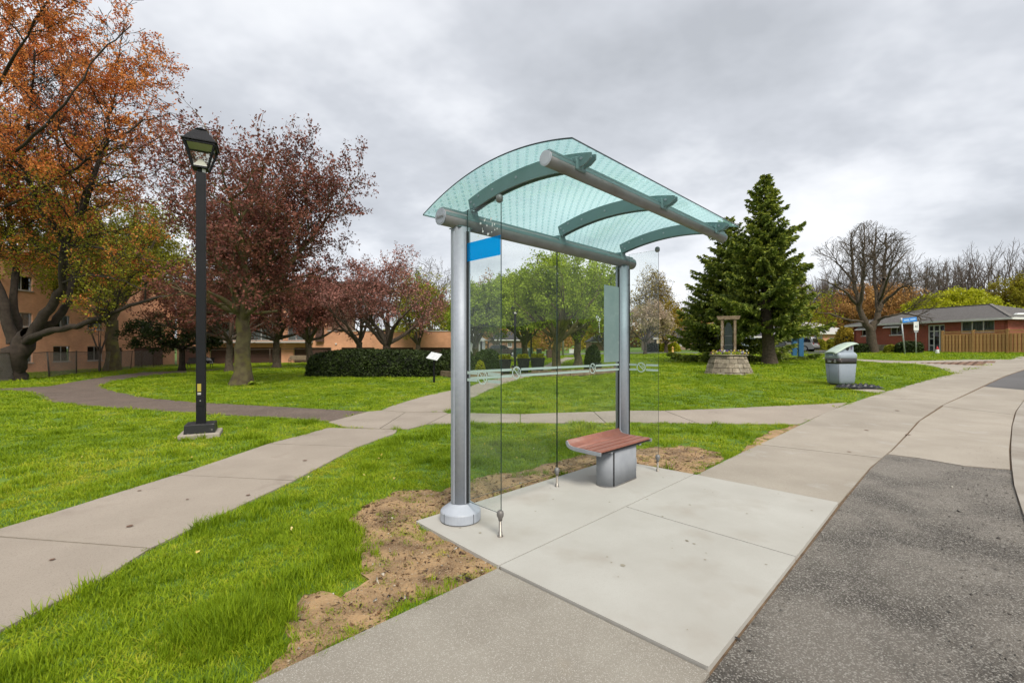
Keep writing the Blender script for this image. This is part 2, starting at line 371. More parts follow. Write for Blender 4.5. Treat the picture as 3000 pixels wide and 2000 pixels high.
walk = root('sidewalk', 'old concrete sidewalk running past the shelter to the red brick house')
nearp = [S2(-.36, .86), S2(-.345, 2.31), S2(-1.9, 2.32), S2(-1.9, .86)]
sheet('slab', nearp, M_near, 0.016, 0.12, 0.5, walk); EXCL.append(nearp)
for k in range(3):
    q = [S2(-1.912 - k * 1.55, .86), S2(-1.912 - k * 1.55, 2.32), S2(-3.45 - k * 1.55, 2.32), S2(-3.45 - k * 1.55, .86)]
    sheet('slab', q, M_near, 0.016, 0.12, 0.5, walk); EXCL.append(q)
def ribbon(left, right, n, m, parent, dz=0.014, gap=0.006, thick=0.1, rg=random.Random(3), jit=0.003):
    def res(pl, n):
        d = [0]
        for a, b in zip(pl, pl[1:]): d.append(d[-1] + math.hypot(b[0] - a[0], b[1] - a[1]))
        f = lambda s: (float(np.interp(s, d, [p[0] for p in pl])), float(np.interp(s, d, [p[1] for p in pl])))
        return [[f(d[-1] * (i + k / 4) / n) for k in range(5)] for i in range(n)]
    for a, b in zip(res(left, n), res(right, n)):
        poly = a + b[::-1]; sheet('slab', inset(poly, gap), m, dz + rg.uniform(-jit, jit), thick, 0.8, parent, (rg.uniform(-.002, .002), rg.uniform(-.002, .002))); EXCL.append(poly)
LW = [S2(2.885, .86)] + PP((1703, 1040), (1803, 994), (1837, 977), (1903, 944), (1963, 923), (2035, 900), (2103, 881), (2190, 859), (2248, 844), (2293, 831.5), (2325, 825))
RW = [S2(2.915, 2.28)] + PP((2000, 1074), (2044, 1039), (2110, 966.5), (2163, 931.5), (2258, 886.5), (2352, 848.5), (2480, 815))
LW.append((LW[-1][0] + 3, LW[-1][1] + 2.4))
ribbon(LW, RW, 15, M_walk, walk)

# boulevard of asphalt between sidewalk and kerb, with a concrete apron
KB = [(2.2, 1.68), (4.65, 4.13)] + PP((2340, 1159), (2328, 1116), (2323, 1071), (2321, 1034), (2325, 979), (2335, 944), (2350, 924)) + [(16.5, 14.2), (24, 20.0), (36, 28.5)]
KB = [(-2.5, -3.1)] + KB
e1 = P(2036, 1044); e2 = P(2103, 1052); e3 = P(2213, 1071); e4 = P(2323, 1080)
bp = [S2(-5.0, 2.335), S2(2.93, 2.30), P(2000, 1076.5), e1, e2, e3, e4] + [k for k in reversed(KB) if k[1] < e4[1]]
sheet('asphalt_boulevard', bp, M_asph, 0.004, 0.1, 0.5); tag(bpy.data.objects['asphalt_boulevard'], 'worn grey asphalt strip between sidewalk and kerb', kind='structure'); EXCL.append(bp)
apron = root('boulevard_apron', 'concrete apron slabs between sidewalk and kerb')
f1, f2 = P(2260, 888), P(2380, 899)
g1, g2 = P(2164, 934), P(2331, 953.5)
ap1 = [e1, P(2046, 1037), P(2112, 967), g1, g2, P(2325.5, 979), P(2320, 1034), e4, e3, e2]
sheet('slab', inset(ap1, .012), M_walk, 0.012, 0.1, 0.8, apron); EXCL.append(ap1)
ap2 = [g1, P(2165, 931), f1, f2, (15.0, 13.1), P(2350, 924), P(2335, 944), g2]
sheet('slab', inset(ap2, .012), M_walk, 0.012, 0.1, 0.8, apron); EXCL.append(ap2)
far_as = [f1, P(2352, 850), P(2480, 816), (38, 30.5), (36, 28.2), (24, 19.7), (15.0, 13.1), f2]
sheet('far_asphalt', far_as, M_road, 0.006, 0.1, 1.0); tag(bpy.data.objects['far_asphalt'], 'grey asphalt beyond the apron slabs', kind='structure'); EXCL.append(far_as)
kerb = root('kerb', 'cast concrete kerb along the street')
def offs(pl, d):
    o = []
    for i, p in enumerate(pl):
        a = pl[max(0, i - 1)]; b = pl[min(len(pl) - 1, i + 1)]; ex, ey = b[0] - a[0], b[1] - a[1]; L = math.hypot(ex, ey); o.append((p[0] + ey / L * d, p[1] - ex / L * d))
    return o
ribbon(KB, offs(KB, 0.32), 12, M_kerb, kerb, 0.02, 0.004, 0.3)
rd = offs(KB, 0.32) + offs(KB, 9.0)[::-1]
low_p = offs(KB, -0.75) + offs(KB, 12.0)[::-1]                # the turf sheet dips below the carriageway
lc = np.empty(len(lawn.data.vertices) * 3, np.float32); lawn.data.vertices.foreach_get('co', lc); lc = lc.reshape(-1, 3); lc[inside(low_p, lc[:, 0], lc[:, 1]), 2] -= 0.3
lawn.data.vertices.foreach_set('co', lc.ravel()); lawn.data.update()
sheet('street', rd, M_road, -0.10, 0.05, 2.0); tag(bpy.data.objects['street'], 'grey asphalt street beyond the kerb', kind='structure'); EXCL.append(rd)

# side walk with brick pavers at the bend
sw = [P(1890, 821), P(1970, 825), P(2078, 829), P(2140, 828), P(2228, 826), P(2318, 825.6), P(2290, 832), P(2246, 844), P(2192, 858), P(2178, 853), P(2153, 843), P(2103, 835.5), P(2028, 833), P(1970, 829), P(1890, 824)]
side = root('side_path', 'concrete path branching off behind the litter bin'); sheet('slab', inset(sw, .01), M_walk, 0.010, 0.1, 0.8, side); EXCL.append(sw)
M_paver = obj_random(mat('paver_brick', (0.30, 0.185, 0.13), 0.9, (0.22, 0.14, 0.10), 8, 4, 0.3, 60), 0.18)
pv = PP((2122, 833.5), (2285, 829.5), (2238, 843.5), (2190, 842.5)); c0 = Vector(pv[0]); n_p = 0
ex = (Vector(pv[1]) - c0).normalized(); ey = Vector((-ex.y, ex.x)); px_ = [Vector(p) - c0 for p in pv]
um = max(p.dot(ex) for p in px_); vlo = min(p.dot(ey) for p in px_); vhi = max(p.dot(ey) for p in px_)
me = MB().box((0, 0, 0), (0.39, 0.185, 0.06)).build('paver', M_paver, side); pave_me = me.data; bpy.data.objects.remove(me)
u = 0.0; row = 0
v = vlo
while v < vhi:
    u = (row % 2) * 0.2
    while u < um:
        q = c0 + ex * u + ey * v
        if inside(pv, np.array([q.x]), np.array([q.y]))[0] and n_p < 280:
            o = mesh_obj('paver', pave_me, side, (q.x, q.y, gzf(q.x, q.y) - 0.004 + random.Random(n_p).uniform(-.006, .006)), math.atan2(ex.y, ex.x)); n_p += 1
        u += 0.4
    v += 0.195; row += 1

# park paths
path = root('park_path', 'concrete park path crossing behind the shelter')
L_ = dict(a=(-50, 1231), b=(403, 1092), c=(615, 1020), d=(754, 983)); R_ = dict(a=(347, 1262), b=(676, 1105), c=(823, 1027), d=(914, 987))
slabs = [
 [(-50, 1231), (347, 1262), (243, 1329), (130, 1387), (0, 1454), (-500, 1700), (-500, 1370)],
 [(-50, 1231), (0, 1216), (130, 1177), (260, 1136), (403, 1092), (676, 1105), (511, 1183), (347, 1262)],
 [(403, 1092), (511, 1056), (615, 1020), (823, 1027), (750, 1066), (676, 1105)],
 [(615, 1020), (690, 1001), (754, 983), (914, 987), (908, 996), (823, 1027)],
 [(753, 970), (787, 981), (872, 985.5), (931, 947.5), (875, 943), (843, 946)],
 [(872, 985.5), (938, 986), (982, 974.6), (1030, 950.3), (1022, 947), (931, 947.5)],
 [(982, 974.6), (1035, 973.5), (1195, 971.5), (1195, 951.5), (1081, 949), (1030, 950.3)],
 [(1195, 971.5), (1300, 972), (1392, 972), (1363, 946), (1300, 948), (1195, 951.5)],
 [(1392, 972), (1450, 970), (1603, 973), (1526, 943.5), (1420, 943.5), (1363, 946)],
 [(1603, 973), (1720, 974), (1833, 975.5), (1840, 973), (1948, 925), (1800, 932), (1646, 939.5), (1526, 943.5)],
 [(931, 947), (1022, 946.6), (1035, 941), (1081, 915.5), (1126, 894), (1168, 878), (1105, 877.5), (1081, 887.5), (1035, 897), (970, 911), (901, 932), (876, 942.5)],
 [(1105, 877), (1168, 877.5), (1206, 867.5), (1222, 865), (1246, 858), (1250, 853), (1150, 860), (1146, 869)],
 [(1250, 853), (1246, 858), (1262, 850), (1285, 838), (1300, 830), (1330, 822), (1300, 820), (1275, 828), (1245, 842)],
]
for i, s_ in enumerate(slabs):
    poly = [P(*p) for p in s_]; sheet('slab', inset(poly, 0.009), M_path if i != 4 else M_path, 0.012, 0.1, 0.7, path, (random.Random(i).uniform(-.002, .002), 0)); EXCL.append(poly)
bw = [(753, 969.5), (690, 961.5), (475, 951), (330, 941), (200, 932.6), (125, 924), (90, 911), (65, 899), (0, 897.6), (-250, 905), (-250, 898), (0, 892.6), (110, 887.5), (175, 876), (250, 864), (325, 855), (450, 850), (525, 846.5), (690, 841), (900, 838), (900, 839.3), (690, 843), (525, 848), (445, 855), (350, 861), (262, 874), (234, 884), (233, 889), (262, 899), (310, 909), (350, 915), (450, 924), (690, 937), (842, 945.5)]
bw = [P(*p) for p in bw]; sheet('brown_path', bw, M_brown, 0.008, 0.08, 0.8); tag(bpy.data.objects['brown_path'], 'brown asphalt park path curving under the trees', kind='structure'); EXCL.append(bw)

# sand bed under the paving, seen only in the joints
bedp = inset([S2(-5.2, .86), S2(-.345, .87)] + LW[:8] + [k for k in reversed(offs(KB, .25))], .02)
o = sheet('paving_bed', bedp, mat('joint_sand', (0.20, 0.135, 0.08), 0.95, (0.10, 0.065, 0.04), 9, 6, .5, 40, space='World'), -.001, .02, 1.0); tag(o, 'brown sand and grit in the joints of the paving', kind='structure'); EXCL.append(bedp)
# bare soil
SOIL = []
for k, (pts, am) in enumerate((([(793, 1205), (862, 1153), (910, 1131), (975, 1128), (1025, 1130), (1060, 1150), (960, 1200)], .05), ([(805, 1205), (862, 1158), (960, 1190), (1153, 1309), (941, 1402), (880, 1432), (815, 1420), (770, 1380), (845, 1335), (860, 1290), (830, 1262)], .06),
        ([(1000, 1140), (1083, 1104), (1200, 1078), (1340, 1046), (1440, 1036), (1470, 1070), (1360, 1072), (1080, 1168), (985, 1190)], .05), ([(1440, 1036), (1560, 1022), (1655, 1040), (1640, 1068), (1592, 1092), (1500, 1078), (1450, 1068)], .06), ([(815, 1420), (880, 1432), (760, 1500), (640, 1568), (590, 1600), (600, 1540), (640, 1450), (690, 1390), (770, 1380)], .07), ([(1700, 1036), (1770, 990), (1832, 976), (1838, 979), (1803, 996), (1705, 1041)], .03))):
    pg = ragged([P(*p) for p in pts], am * 1.5, k); SOIL.append(pg)
    o = sheet('bare_soil', pg, M_soil, 0.003 + 0.0010 * k, 0.03, 0.09, None, uneven=0.010); tag(o, 'patch of bare trampled soil beside the concrete pad', kind='structure')
o = sheet('driveway', [P(26, 857), P(175, 850), P(242, 846.5), P(330, 843.5), P(420, 839), (-20, 49.6), (-36, 49.9), (-37, 30), (-44, 28), (-50, 24), P(-60, 880)], M_kerb, -0.004, 0.05, 1.5); tag(o, 'pale concrete driveway in front of the brick apartment building', kind='structure'); EXCL.append([P(26, 857), P(175, 850), P(242, 846.5), P(330, 843.5), (-36, 49.9), (-37, 30), (-50, 24)])
o = sheet('far_street', [tuple(at(a, b).xy) for a, b in ((1060, 66), (1200, 66), (1330, 66), (1480, 61), (1700, 49), (1830, 43), (1920, 39.5), (1940, 43.5), (1830, 47), (1700, 53.5), (1480, 67), (1330, 75), (1060, 75))], M_road, 0.004, 0.05, 2.0); tag(o, 'grey street far behind the park', kind='structure')
EXCL.append([tuple(at(a, b).xy) for a, b in ((1060, 66), (1200, 66), (1330, 66), (1480, 61), (1700, 49), (1830, 43), (1920, 39.5), (1940, 43.5), (1830, 47), (1700, 53.5), (1480, 67), (1330, 75), (1060, 75))])
drv = [tuple(at(a, b).xy) for a, b in ((1800, 50), (1860, 47), (1945, 43.8), (1895, 53), (1800, 58))]
o = sheet('far_driveway', drv, M_road, 0.008, 0.05, 2.0); tag(o, 'asphalt driveway under the parked silver car', kind='structure'); EXCL.append(drv)

# ------------------------------------------------------------------ bus shelter
M_alu = mat('silver_grey_metal', (0.36, 0.385, 0.43), 0.58, (0.33, 0.355, 0.40), 30, 3, metal=0.35, spec=0.5)
M_alud = mat('weathered_grey_tube', (0.20, 0.195, 0.19), 0.5, (0.25, 0.25, 0.25), 6, 5, metal=0.35, stain=((0.14, 0.115, 0.095), 3.0, 0.5, 0.75))
M_rib = mat('teal_grey_plate', (0.17, 0.25, 0.255), 0.55, (0.15, 0.225, 0.23), 5, 5, metal=0.2)
M_base = mat('pale_grey_paint', (0.42, 0.45, 0.50), 0.45, (0.37, 0.40, 0.45), 9, 4)
M_black = mat('black_rubber_and_shade', (0.012, 0.013, 0.014), 0.6)
M_steel = mat('dull_steel', (0.32, 0.30, 0.27), 0.42, (0.22, 0.19, 0.16), 20, 4, metal=0.8)
M_edge = mat('glass_edge', (0.012, 0.03, 0.028), 0.15)
M_pane = glass_mat('shelter_glass', (0.955, 0.975, 0.968), 1.45, film=((0.55, 0.62, 0.60), 0.006), refl=0.6)
M_frit = mat('pale_glass_print', (0.60, 0.72, 0.67), 0.6, transl=0.35)
M_frost = mat('frosted_panel', (0.34, 0.43, 0.42), 0.5, (0.30, 0.39, 0.385), 6, 4, transl=0.3, stain=((0.42, 0.50, 0.48), 9, 0.6, 0.75))
M_blue = glass_mat('blue_film', (0.03, 0.70, 0.99), film=((0.0, 0.50, 1.0), 0.30), refl=0.4)
M_bird = mat('white_droppings', (0.75, 0.78, 0.76), 0.8)

M_roof = glass_mat('roof_glass', (0.885, 0.99, 0.977), 1.4, film=((0.62, 1.0, 0.96), 0.16), refl=0.4)
t_ = M_roof.node_tree; n_ = t_.nodes; l_ = t_.links
uvn = n_.new('ShaderNodeUVMap'); vo = n_.new('ShaderNodeTexVoronoi'); vo.inputs['Scale'].default_value = 1 / 0.068; vo.inputs['Randomness'].default_value = 0.0
mp_ = n_.new('ShaderNodeMapping'); mp_.inputs['Rotation'].default_value = (0, 0, R(45)); l_.new(uvn.outputs[0], mp_.inputs[0]); l_.new(mp_.outputs[0], vo.inputs['Vector'])
dt = n_.new('ShaderNodeMapRange'); dt.inputs[1].default_value = 0.21; dt.inputs[2].default_value = 0.16; l_.new(vo.outputs['Distance'], dt.inputs[0])
fm = n_.new('ShaderNodeMapRange'); fm.inputs[3].default_value = 0.16; fm.inputs[4].default_value = 0.45; l_.new(dt.outputs[0], fm.inputs[0]); l_.new(fm.outputs[0], n_[M_roof['film_mix']].inputs[0])
cx_ = n_.new('ShaderNodeMix'); cx_.data_type = 'RGBA'; cx_.inputs[6].default_value = (0.62, 1.0, 0.96, 1); cx_.inputs[7].default_value = (0.24, 0.52, 0.52, 1); l_.new(dt.outputs[0], cx_.inputs[0])
l_.new(cx_.outputs[2], n_[M_roof['film_col']].inputs[0]); l_.new(cx_.outputs[2], n_[M_roof['film_dif']].inputs[0])

SHANG = math.atan2(TD.y, TD.x)
SH = thing('bus_shelter', 'glass bus shelter with curved aqua roof on the pale concrete pad', 'bus shelter', (A0.x, A0.y, PADZ), 0)
def sh(t, w, z):                                       # shelter coordinates to local space of SH
    return TD.x * t + WD.x * w, TD.y * t + WD.y * w, z - PADZ
ROT = Matrix(((TD.x, WD.x, 0), (TD.y, WD.y, 0), (0, 0, 1)))   # (t,w,z) -> local
def shbox(mb, t, w, z): # ranges
    c = ROT @ Vector(((t[0] + t[1]) / 2, (w[0] + w[1]) / 2, (z[0] + z[1]) / 2 - PADZ)); return mb.box(c, (t[1] - t[0], w[1] - w[0], z[1] - z[0]), ROT)
TB = 2.68
for k, t in enumerate((0.0, TB)):
    post = MB(); c = sh(t, 0, PADZ)
    post.lathe([(.086, .0), (.086, 2.57)], 32, c).build('post', M_alu, SH)
    po = SH.children[-1] if False else [o for o in SH.children if o.name.startswith('post')][-1]
    MB().lathe([(.172, .006), (.178, .012), (.178, .085), (.172, .095), (.10, .150), (.092, .158), (.086, .158)], 40, c, True).build('base_cover', M_base, SH, bevel=.004)
    bc = [o for o in SH.children if o.name.startswith('base_cover')][-1]
    sb = MB()
    for z in (.115, .075): sb.lathe([(.006, 0), (.006, .004)], 8)
    g = MB(); shbox(g, (t - .1795, t - .1775), (-.002, .002), (PADZ + .012, PADZ + .09)); shbox(g, (t - .002, t + .002), (.1775, .1798), (PADZ + .012, PADZ + .09)); g.build('seam', M_black, bc)
    fin = MB()
    for s in (-1, 1):
        shbox(fin, (t + s * .083 - .011, t + s * .083 + .011), (-.022, .022), (PADZ + .16, 2.56)); shbox(fin, (t - .022, t + .022), (s * .083 - .011, s * .083 + .011), (PADZ + .16, 2.56))
    fin.build('channel', M_alu, SH, bevel=.006)
    gs = MB(); d = 1 if k == 0 else -1
    shbox(gs, (t + d * .090, t + d * .100) if d > 0 else (t - .100, t - .090), (-.012, .012), (PADZ + .16, 2.56)); shbox(gs, (t - .012, t + .012), (.090, .101), (PADZ + .17, 2.56)); gs.build('gasket', M_black, SH)
    cap = MB(); shbox(cap, (t - .035, t + .035), (-.05, .05), (2.56, 2.66)); shbox(cap, (t - .075, t + .075), (-.075, .075), (2.598, 2.604)); cap.build('top_bracket', M_rib, SH, bevel=.004)
    sc = MB()
    for z in (2.35, 1.75, 1.15, .6):
        for o_ in (-.022, .022): c2 = ROT @ Vector((t + o_, .094, z - PADZ)); sc.lathe([(.006, 0), (.0045, .006)], 8, (c2.x, c2.y, c2.z))
    if k: sc.build('screw', M_steel, SH)
def beam(w, z, r, t0, t1, name='beam'):
    b = MB().tube([sh(t0, w, z), sh(t1, w, z)], r, 36).build(name, M_alud, SH)
    ch = MB(); shbox(ch, (t0 + .004, t1 - .004), (w - .030, w + .030), (z + r * .82, z + r * 1.16)); shbox(ch, (t0 + .004, t1 - .004), (w + r * .93, w + r * 1.03), (z + r * .05, z + r * .5)); ch.build('channel', M_rib, b, bevel=.003)
    for te, sg in ((t0, -1), (t1, 1)):
        MB().tube([sh(te, w, z), sh(te + sg * .006, w, z)], r * 1.03, 36).tube([sh(te + sg * .005, w, z), sh(te + sg * .008, w, z)], r * .84, 36).build('end_cap', M_base if w > 1 else M_alu, b)
    return b
rb = beam(0, 2.665, .070, -.215, 2.90); fb = beam(1.178, 2.816, .050, -.215, 2.90)
Mt = Matrix.Translation(Vector(sh(-.224, 0, 2.663))) @ (Matrix(((WD.x, 0, -TD.x), (WD.y, 0, -TD.y), (0, 1, 0))).to_4x4())
text_mesh('Astral', .040, .002, M_alud, 'lettering', rb, Mt)
zr = lambda w: 2.866 + .3056 * w - .2085 * w * w
ws = np.linspace(-.32, 1.372, 33); vs = []; fs = []; uvs = []; ar = 0.0
nt_ = 2
for i, w in enumerate(ws):
    if i: ar += math.hypot(w - ws[i - 1], zr(w) - zr(ws[i - 1]))
    for t in (-.18, 2.862):
        for dz in (0.0, 0.012): vs.append(sh(t, w, zr(w) + dz)); uvs.append((t, ar))
me = bpy.data.meshes.new('roof_pane')
for i in range(32):
    a = i * 4; b = a + 4; fs += [(a, b, b + 2, a + 2), (a + 1, a + 3, b + 3, b + 1)]
ne = len(fs)
for i in range(32):
    a = i * 4; b = a + 4; fs += [(a, a + 1, b + 1, b), (a + 2, b + 2, b + 3, a + 3)]
fs += [(0, 2, 3, 1), (128, 129, 131, 130)]
me.from_pydata(vs, [], fs); me.materials.append(M_roof); me.materials.append(M_edge)
ul = me.uv_layers.new(name='UVMap')
for p in me.polygons:
    p.material_index = 0 if p.index < ne else 1; p.use_smooth = p.index < ne
    for li in p.loop_indices: ul.data[li].uv = uvs[me.loops[li].vertex_index]
mesh_obj('roof_pane', me, SH)
def depth(w): return .128 if w < 1.08 else .022 + .106 * math.sqrt(max(0.0, 1 - ((w - 1.08) / .27) ** 2))
for t in (.10, 1.36, 2.60):
    tip = [(w, zr(w) - .006) for w in np.linspace(.02, 1.345, 30)]; bot = [(w, zr(w) - depth(w)) for w in np.linspace(1.345, .05, 30)]
    rbm = None
    for o_ in (-.032, .020):
        m_ = MB(); Mx = Matrix.Translation(Vector(sh(t + o_, 0, PADZ))) @ Matrix(((WD.x, 0, TD.x), (WD.y, 0, TD.y), (0, 1, 0))).to_4x4()
        m_.prism([(w, z - PADZ) for w, z in tip + bot], 0, .012, Mx); q = m_.build('rib_plate' if rbm else 'rib', M_rib, rbm or SH, bevel=.002); rbm = rbm or q
    core = MB(); Mx = Matrix.Translation(Vector(sh(t - .020, 0, PADZ))) @ Matrix(((WD.x, 0, TD.x), (WD.y, 0, TD.y), (0, 1, 0))).to_4x4()
    core.prism([(w, zr(w) - .03 - PADZ) for w in np.linspace(.06, 1.2, 20)] + [(w, zr(w) - depth(w) + .018 - PADZ) for w in np.linspace(1.2, .06, 20)], 0, .040, Mx); core.build('core', M_alud, rbm)
    bl = MB()
    for w, f in ((.06, .35), (.10, .7), (.16, .3), (.34, .5), (.62, .5), (.95, .4), (1.26, .45)):
        for sg in (-1,): c = sh(t - .032, w, zr(w) - depth(w) * f); bl.tube([c, Vector(c) - Vector((TD.x, TD.y, 0)) * .004], .011, 12); bl.tube([Vector(c) - Vector((TD.x, TD.y, 0)) * .004, Vector(c) - Vector((TD.x, TD.y, 0)) * .0055], .0045, 8)
    bl.build('bolt', M_alu, rbm)
    sd_ = MB()
    for w, z in ((0, 2.745), (1.178, 2.872)): shbox(sd_, (t - .058, t + .058), (w - .045, w + .060), (z - .03, z + .022)); shbox(sd_, (t - .058, t + .058), (w + .045, w + .064), (z - .075, z))
    sd_.build('saddle', M_rib, SH, bevel=.010)
def pane(name, t, w, z, label=None):
    m_ = MB(); shbox(m_, t, w, z); o = m_.build(name, M_pane, SH); o.data.materials.append(M_edge)
    big_ = sorted(o.data.polygons, key=lambda p: -p.area)[:2]
    for p in o.data.polygons: p.material_index = 1
    for p in big_: p.material_index = 0
    return o
rp1 = pane('rear_pane', (.095, 1.335), (-.005, .005), (.185, 2.60)); rp2 = pane('rear_pane', (1.343, 2.585), (-.005, .005), (.185, 2.60))
sp1 = pane('side_pane', (-.005, .005), (.095, .520), (.215, 2.745)); sp2 = pane('side_pane', (TB - .005, TB + .005), (.095, .50), (.215, 2.745))
def stripes(parent, a0, a1, fixed, along_t, gaps):
    m_ = MB()
    for zc in (1.333, 1.272):
        segs = [a0]
        for g in sorted(gaps): segs += [g - .066, g + .066]
        segs.append(a1)
        for i in range(0, len(segs), 2):
            if segs[i + 1] - segs[i] < .01: continue
            if along_t: shbox(m_, (segs[i], segs[i + 1]), (fixed, fixed + .0016), (zc - .012, zc + .012))
            else: shbox(m_, (fixed - .0016, fixed), (segs[i], segs[i + 1]), (zc - .012, zc + .012))
    m_.build('safety_stripe', M_frit, parent)
    for g in gaps:
        m2 = MB(); Mx = (Matrix.Translation(Vector(sh(g, fixed + .0022, 1.302))) @ Matrix(((TD.x, 0, -WD.x), (TD.y, 0, -WD.y), (0, 1, 0))).to_4x4()) if along_t else (Matrix.Translation(Vector(sh(fixed - .0022, g, 1.302))) @ Matrix(((WD.x, 0, TD.x), (WD.y, 0, TD.y), (0, 1, 0))).to_4x4())
        n = 36
        for k in range(n):
            a, b = 2 * math.pi * k / n, 2 * math.pi * (k + 1) / n
            m2.add([Mx @ Vector((r_ * math.cos(x), r_ * math.sin(x), 0)) for r_, x in ((.050, a), (.062, a), (.062, b), (.050, b))], [(0, 1, 2, 3)])
        def strip(pts, wd):
            for p, q in zip(pts, pts[1:]):
                d = Vector((q[0] - p[0], q[1] - p[1])); nn = Vector((-d.y, d.x)).normalized() * wd / 2
                m2.add([Mx @ Vector((p[0] + s * nn.x, p[1] + s * nn.y, 0)) for s in (1, -1)] + [Mx @ Vector((q[0] + s * nn.x, q[1] + s * nn.y, 0)) for s in (-1, 1)], [(0, 1, 2, 3)])
        strip([(-.036, .036), (.036, -.036)], .010); strip([(.008, .030), (.014, .040), (.026, .040), (.028, .028), (.020, .020), (.030, .010), (.040, .002), (.036, -.008)], .005); strip([(.000, .022), (.010, .012), (.022, .000), (.030, -.012)], .004)
        m2.build('no_smoking_mark', M_frit, parent)
stripes(rp1, .10, 1.333, .0058, True, [.70]); stripes(rp2, 1.345, 2.583, .0058, True, [2.00]); stripes(sp1, .10, .518, -.0058, False, [.30]); stripes(sp2, .10, .498, TB - .0058, False, [.27])
m_ = MB(); shbox(m_, (2.24, 2.582), (.0062, .009), (1.37, 2.325)); fp = m_.build('frosted_panel', M_frost, rp2)
m_ = MB(); shbox(m_, (-.0085, -.0062), (.10, .519), (2.295, 2.455)); m_.build('blue_film_band', M_blue, sp1)
rg = random.Random(8); m_ = MB()
def blot(t, z, r, w=.0062, sx=1.0):
    n = 9; pts = []
    for k in range(n):
        a = 2 * math.pi * k / n; rr = r * rg.uniform(.4, 1.1); pts.append(sh(t + rr * math.cos(a) * sx, w, z + rr * math.sin(a)))
    m_.add(pts, [tuple(range(n))])
for _ in range(10): blot(2.12 + rg.uniform(-.05, .05), 1.92 + rg.uniform(-.05, .02), rg.uniform(.006, .016))
for z in np.linspace(1.74, 1.90, 7): blot(2.14 + rg.uniform(-.006, .006), z, .012, sx=.7)
m_.build('splash', M_bird, rp2); m_ = MB()
for _ in range(16):
    n = 8; c = (rg.uniform(.2, .5), rg.uniform(2.47, 2.62)); r = rg.uniform(.006, .017); m_.add([sh(-.0064, c[0] + r * rg.uniform(.3, 1) * math.cos(6.283 * k / n), c[1] + r * rg.uniform(.3, 1.3) * math.sin(6.283 * k / n)) for k in range(n)], [tuple(range(n))])
m_.build('splash', M_bird, sp1)
def foot(t, w, ztop, name='foot_clamp'):
    m_ = MB(); c = Vector(sh(t, w, PADZ)); m_.lathe([(.024, 0), (.024, .006), (.017, .007), (.017, .035), (.012, .037), (.0115, ztop - PADZ - .03)], 14, c); o = m_.build(name, M_steel, SH)
    k = MB(); k.lathe([(.016, ztop - PADZ - .045), (.018, ztop - PADZ - .028), (.027, ztop - PADZ - .012), (.029, ztop - PADZ + .010), (.024, ztop - PADZ + .027), (.010, ztop - PADZ + .037)], 18, c); k.build('knob', M_alud, o)
for t, w in ((0, .51), (TB, .49), (1.339, .0)): foot(t, w, .205)
for t, w in ((0, .50), (TB, .485)):
    m_ = MB(); c = Vector(sh(t, w, 2.755)); m_.lathe([(.010, -.036), (.026, -.026), (.030, .0), (.026, .020), (.012, .03)], 18, c); m_.build('top_clamp', M_alud, SH)

# ------------------------------------------------------------------ bench in the shelter
M_slat = mat('red_brown_board', (0.31, 0.125, 0.088), 0.45, (0.25, 0.098, 0.07), 14, 5, 0.15, 60)
M_ped = mat('bench_grey', (0.30, 0.315, 0.34), 0.7, (0.26, 0.275, 0.30), 7, 5, spec=.3)
BN = thing('shelter_bench', 'red brown slatted bench on a grey pedestal inside the bus shelter', 'bench', S(1.98, .28, PADZ), SHANG)
# local x along t, local -y towards the road (w)
st = []
for k in range(24):
    a = 2 * math.pi * k / 24; cx = .20 if math.cos(a) > 0 else -.20; st.append((cx + .115 * math.cos(a), -.07 + .115 * math.sin(a)))
MB().prism(st, .004, .395, None, True).build('pedestal', M_ped, BN); pe = BN.children[0]
MB().prism([(x * 1.012, -.07 + (y + .07) * 1.03) for x, y in st], 0, .02).build('foot_ring', M_alud, pe)
MB().box((-.235, -.181, .20), (.012, .012, .37)).build('seam', M_black, pe)
prof = [(.226, .496), (.240, .490), (.240, .465), (.228, .438), (.205, .420), (.17, .408), (.10, .398), (-.215, .392), (-.222, .432), (.10, .440), (.15, .445), (.185, .455), (.205, .472), (.212, .494)]
for sx in (-1, 1):
    Mx = Matrix(((0, 0, 1), (1, 0, 0), (0, 1, 0))).to_4x4(); Mx.translation = Vector((sx * .54 - (.012 if sx > 0 else 0), 0, 0))
    MB().prism(prof, 0, .012, Mx).build('end_plate', M_ped, BN, bevel=.003)
curve = [(.236, .502), (.228, .500), (.219, .482), (.203, .462), (.176, .450), (.140, .4445), (.085, .4425)]; cb2 = [(.085, .420), (.14, .423), (.185, .432), (.216, .448), (.234, .470), (.242, .498)]
Mx = Matrix(((0, 0, 1), (1, 0, 0), (0, 1, 0))).to_4x4(); Mx.translation = Vector((-.528, 0, 0)); MB().prism(curve + cb2, 0, 1.056, Mx, True).build('curved_back_rail', M_slat, BN)
for k in range(3): MB().box((0, .028 - k * .094, .4305), (1.056, .070, .024)).build('slat', M_slat, BN, bevel=.004)
MB().box((0, -.07, .411), (1.04, .28, .006)).build('gap_shade_sheet', M_black, BN)  # added black sheet: shade in the slat gaps put into its colour
MB().box((-.30, 0, .395), (.04, .40, .02)).box((.30, 0, .395), (.04, .40, .02)).build('cross_bar', M_ped, BN)

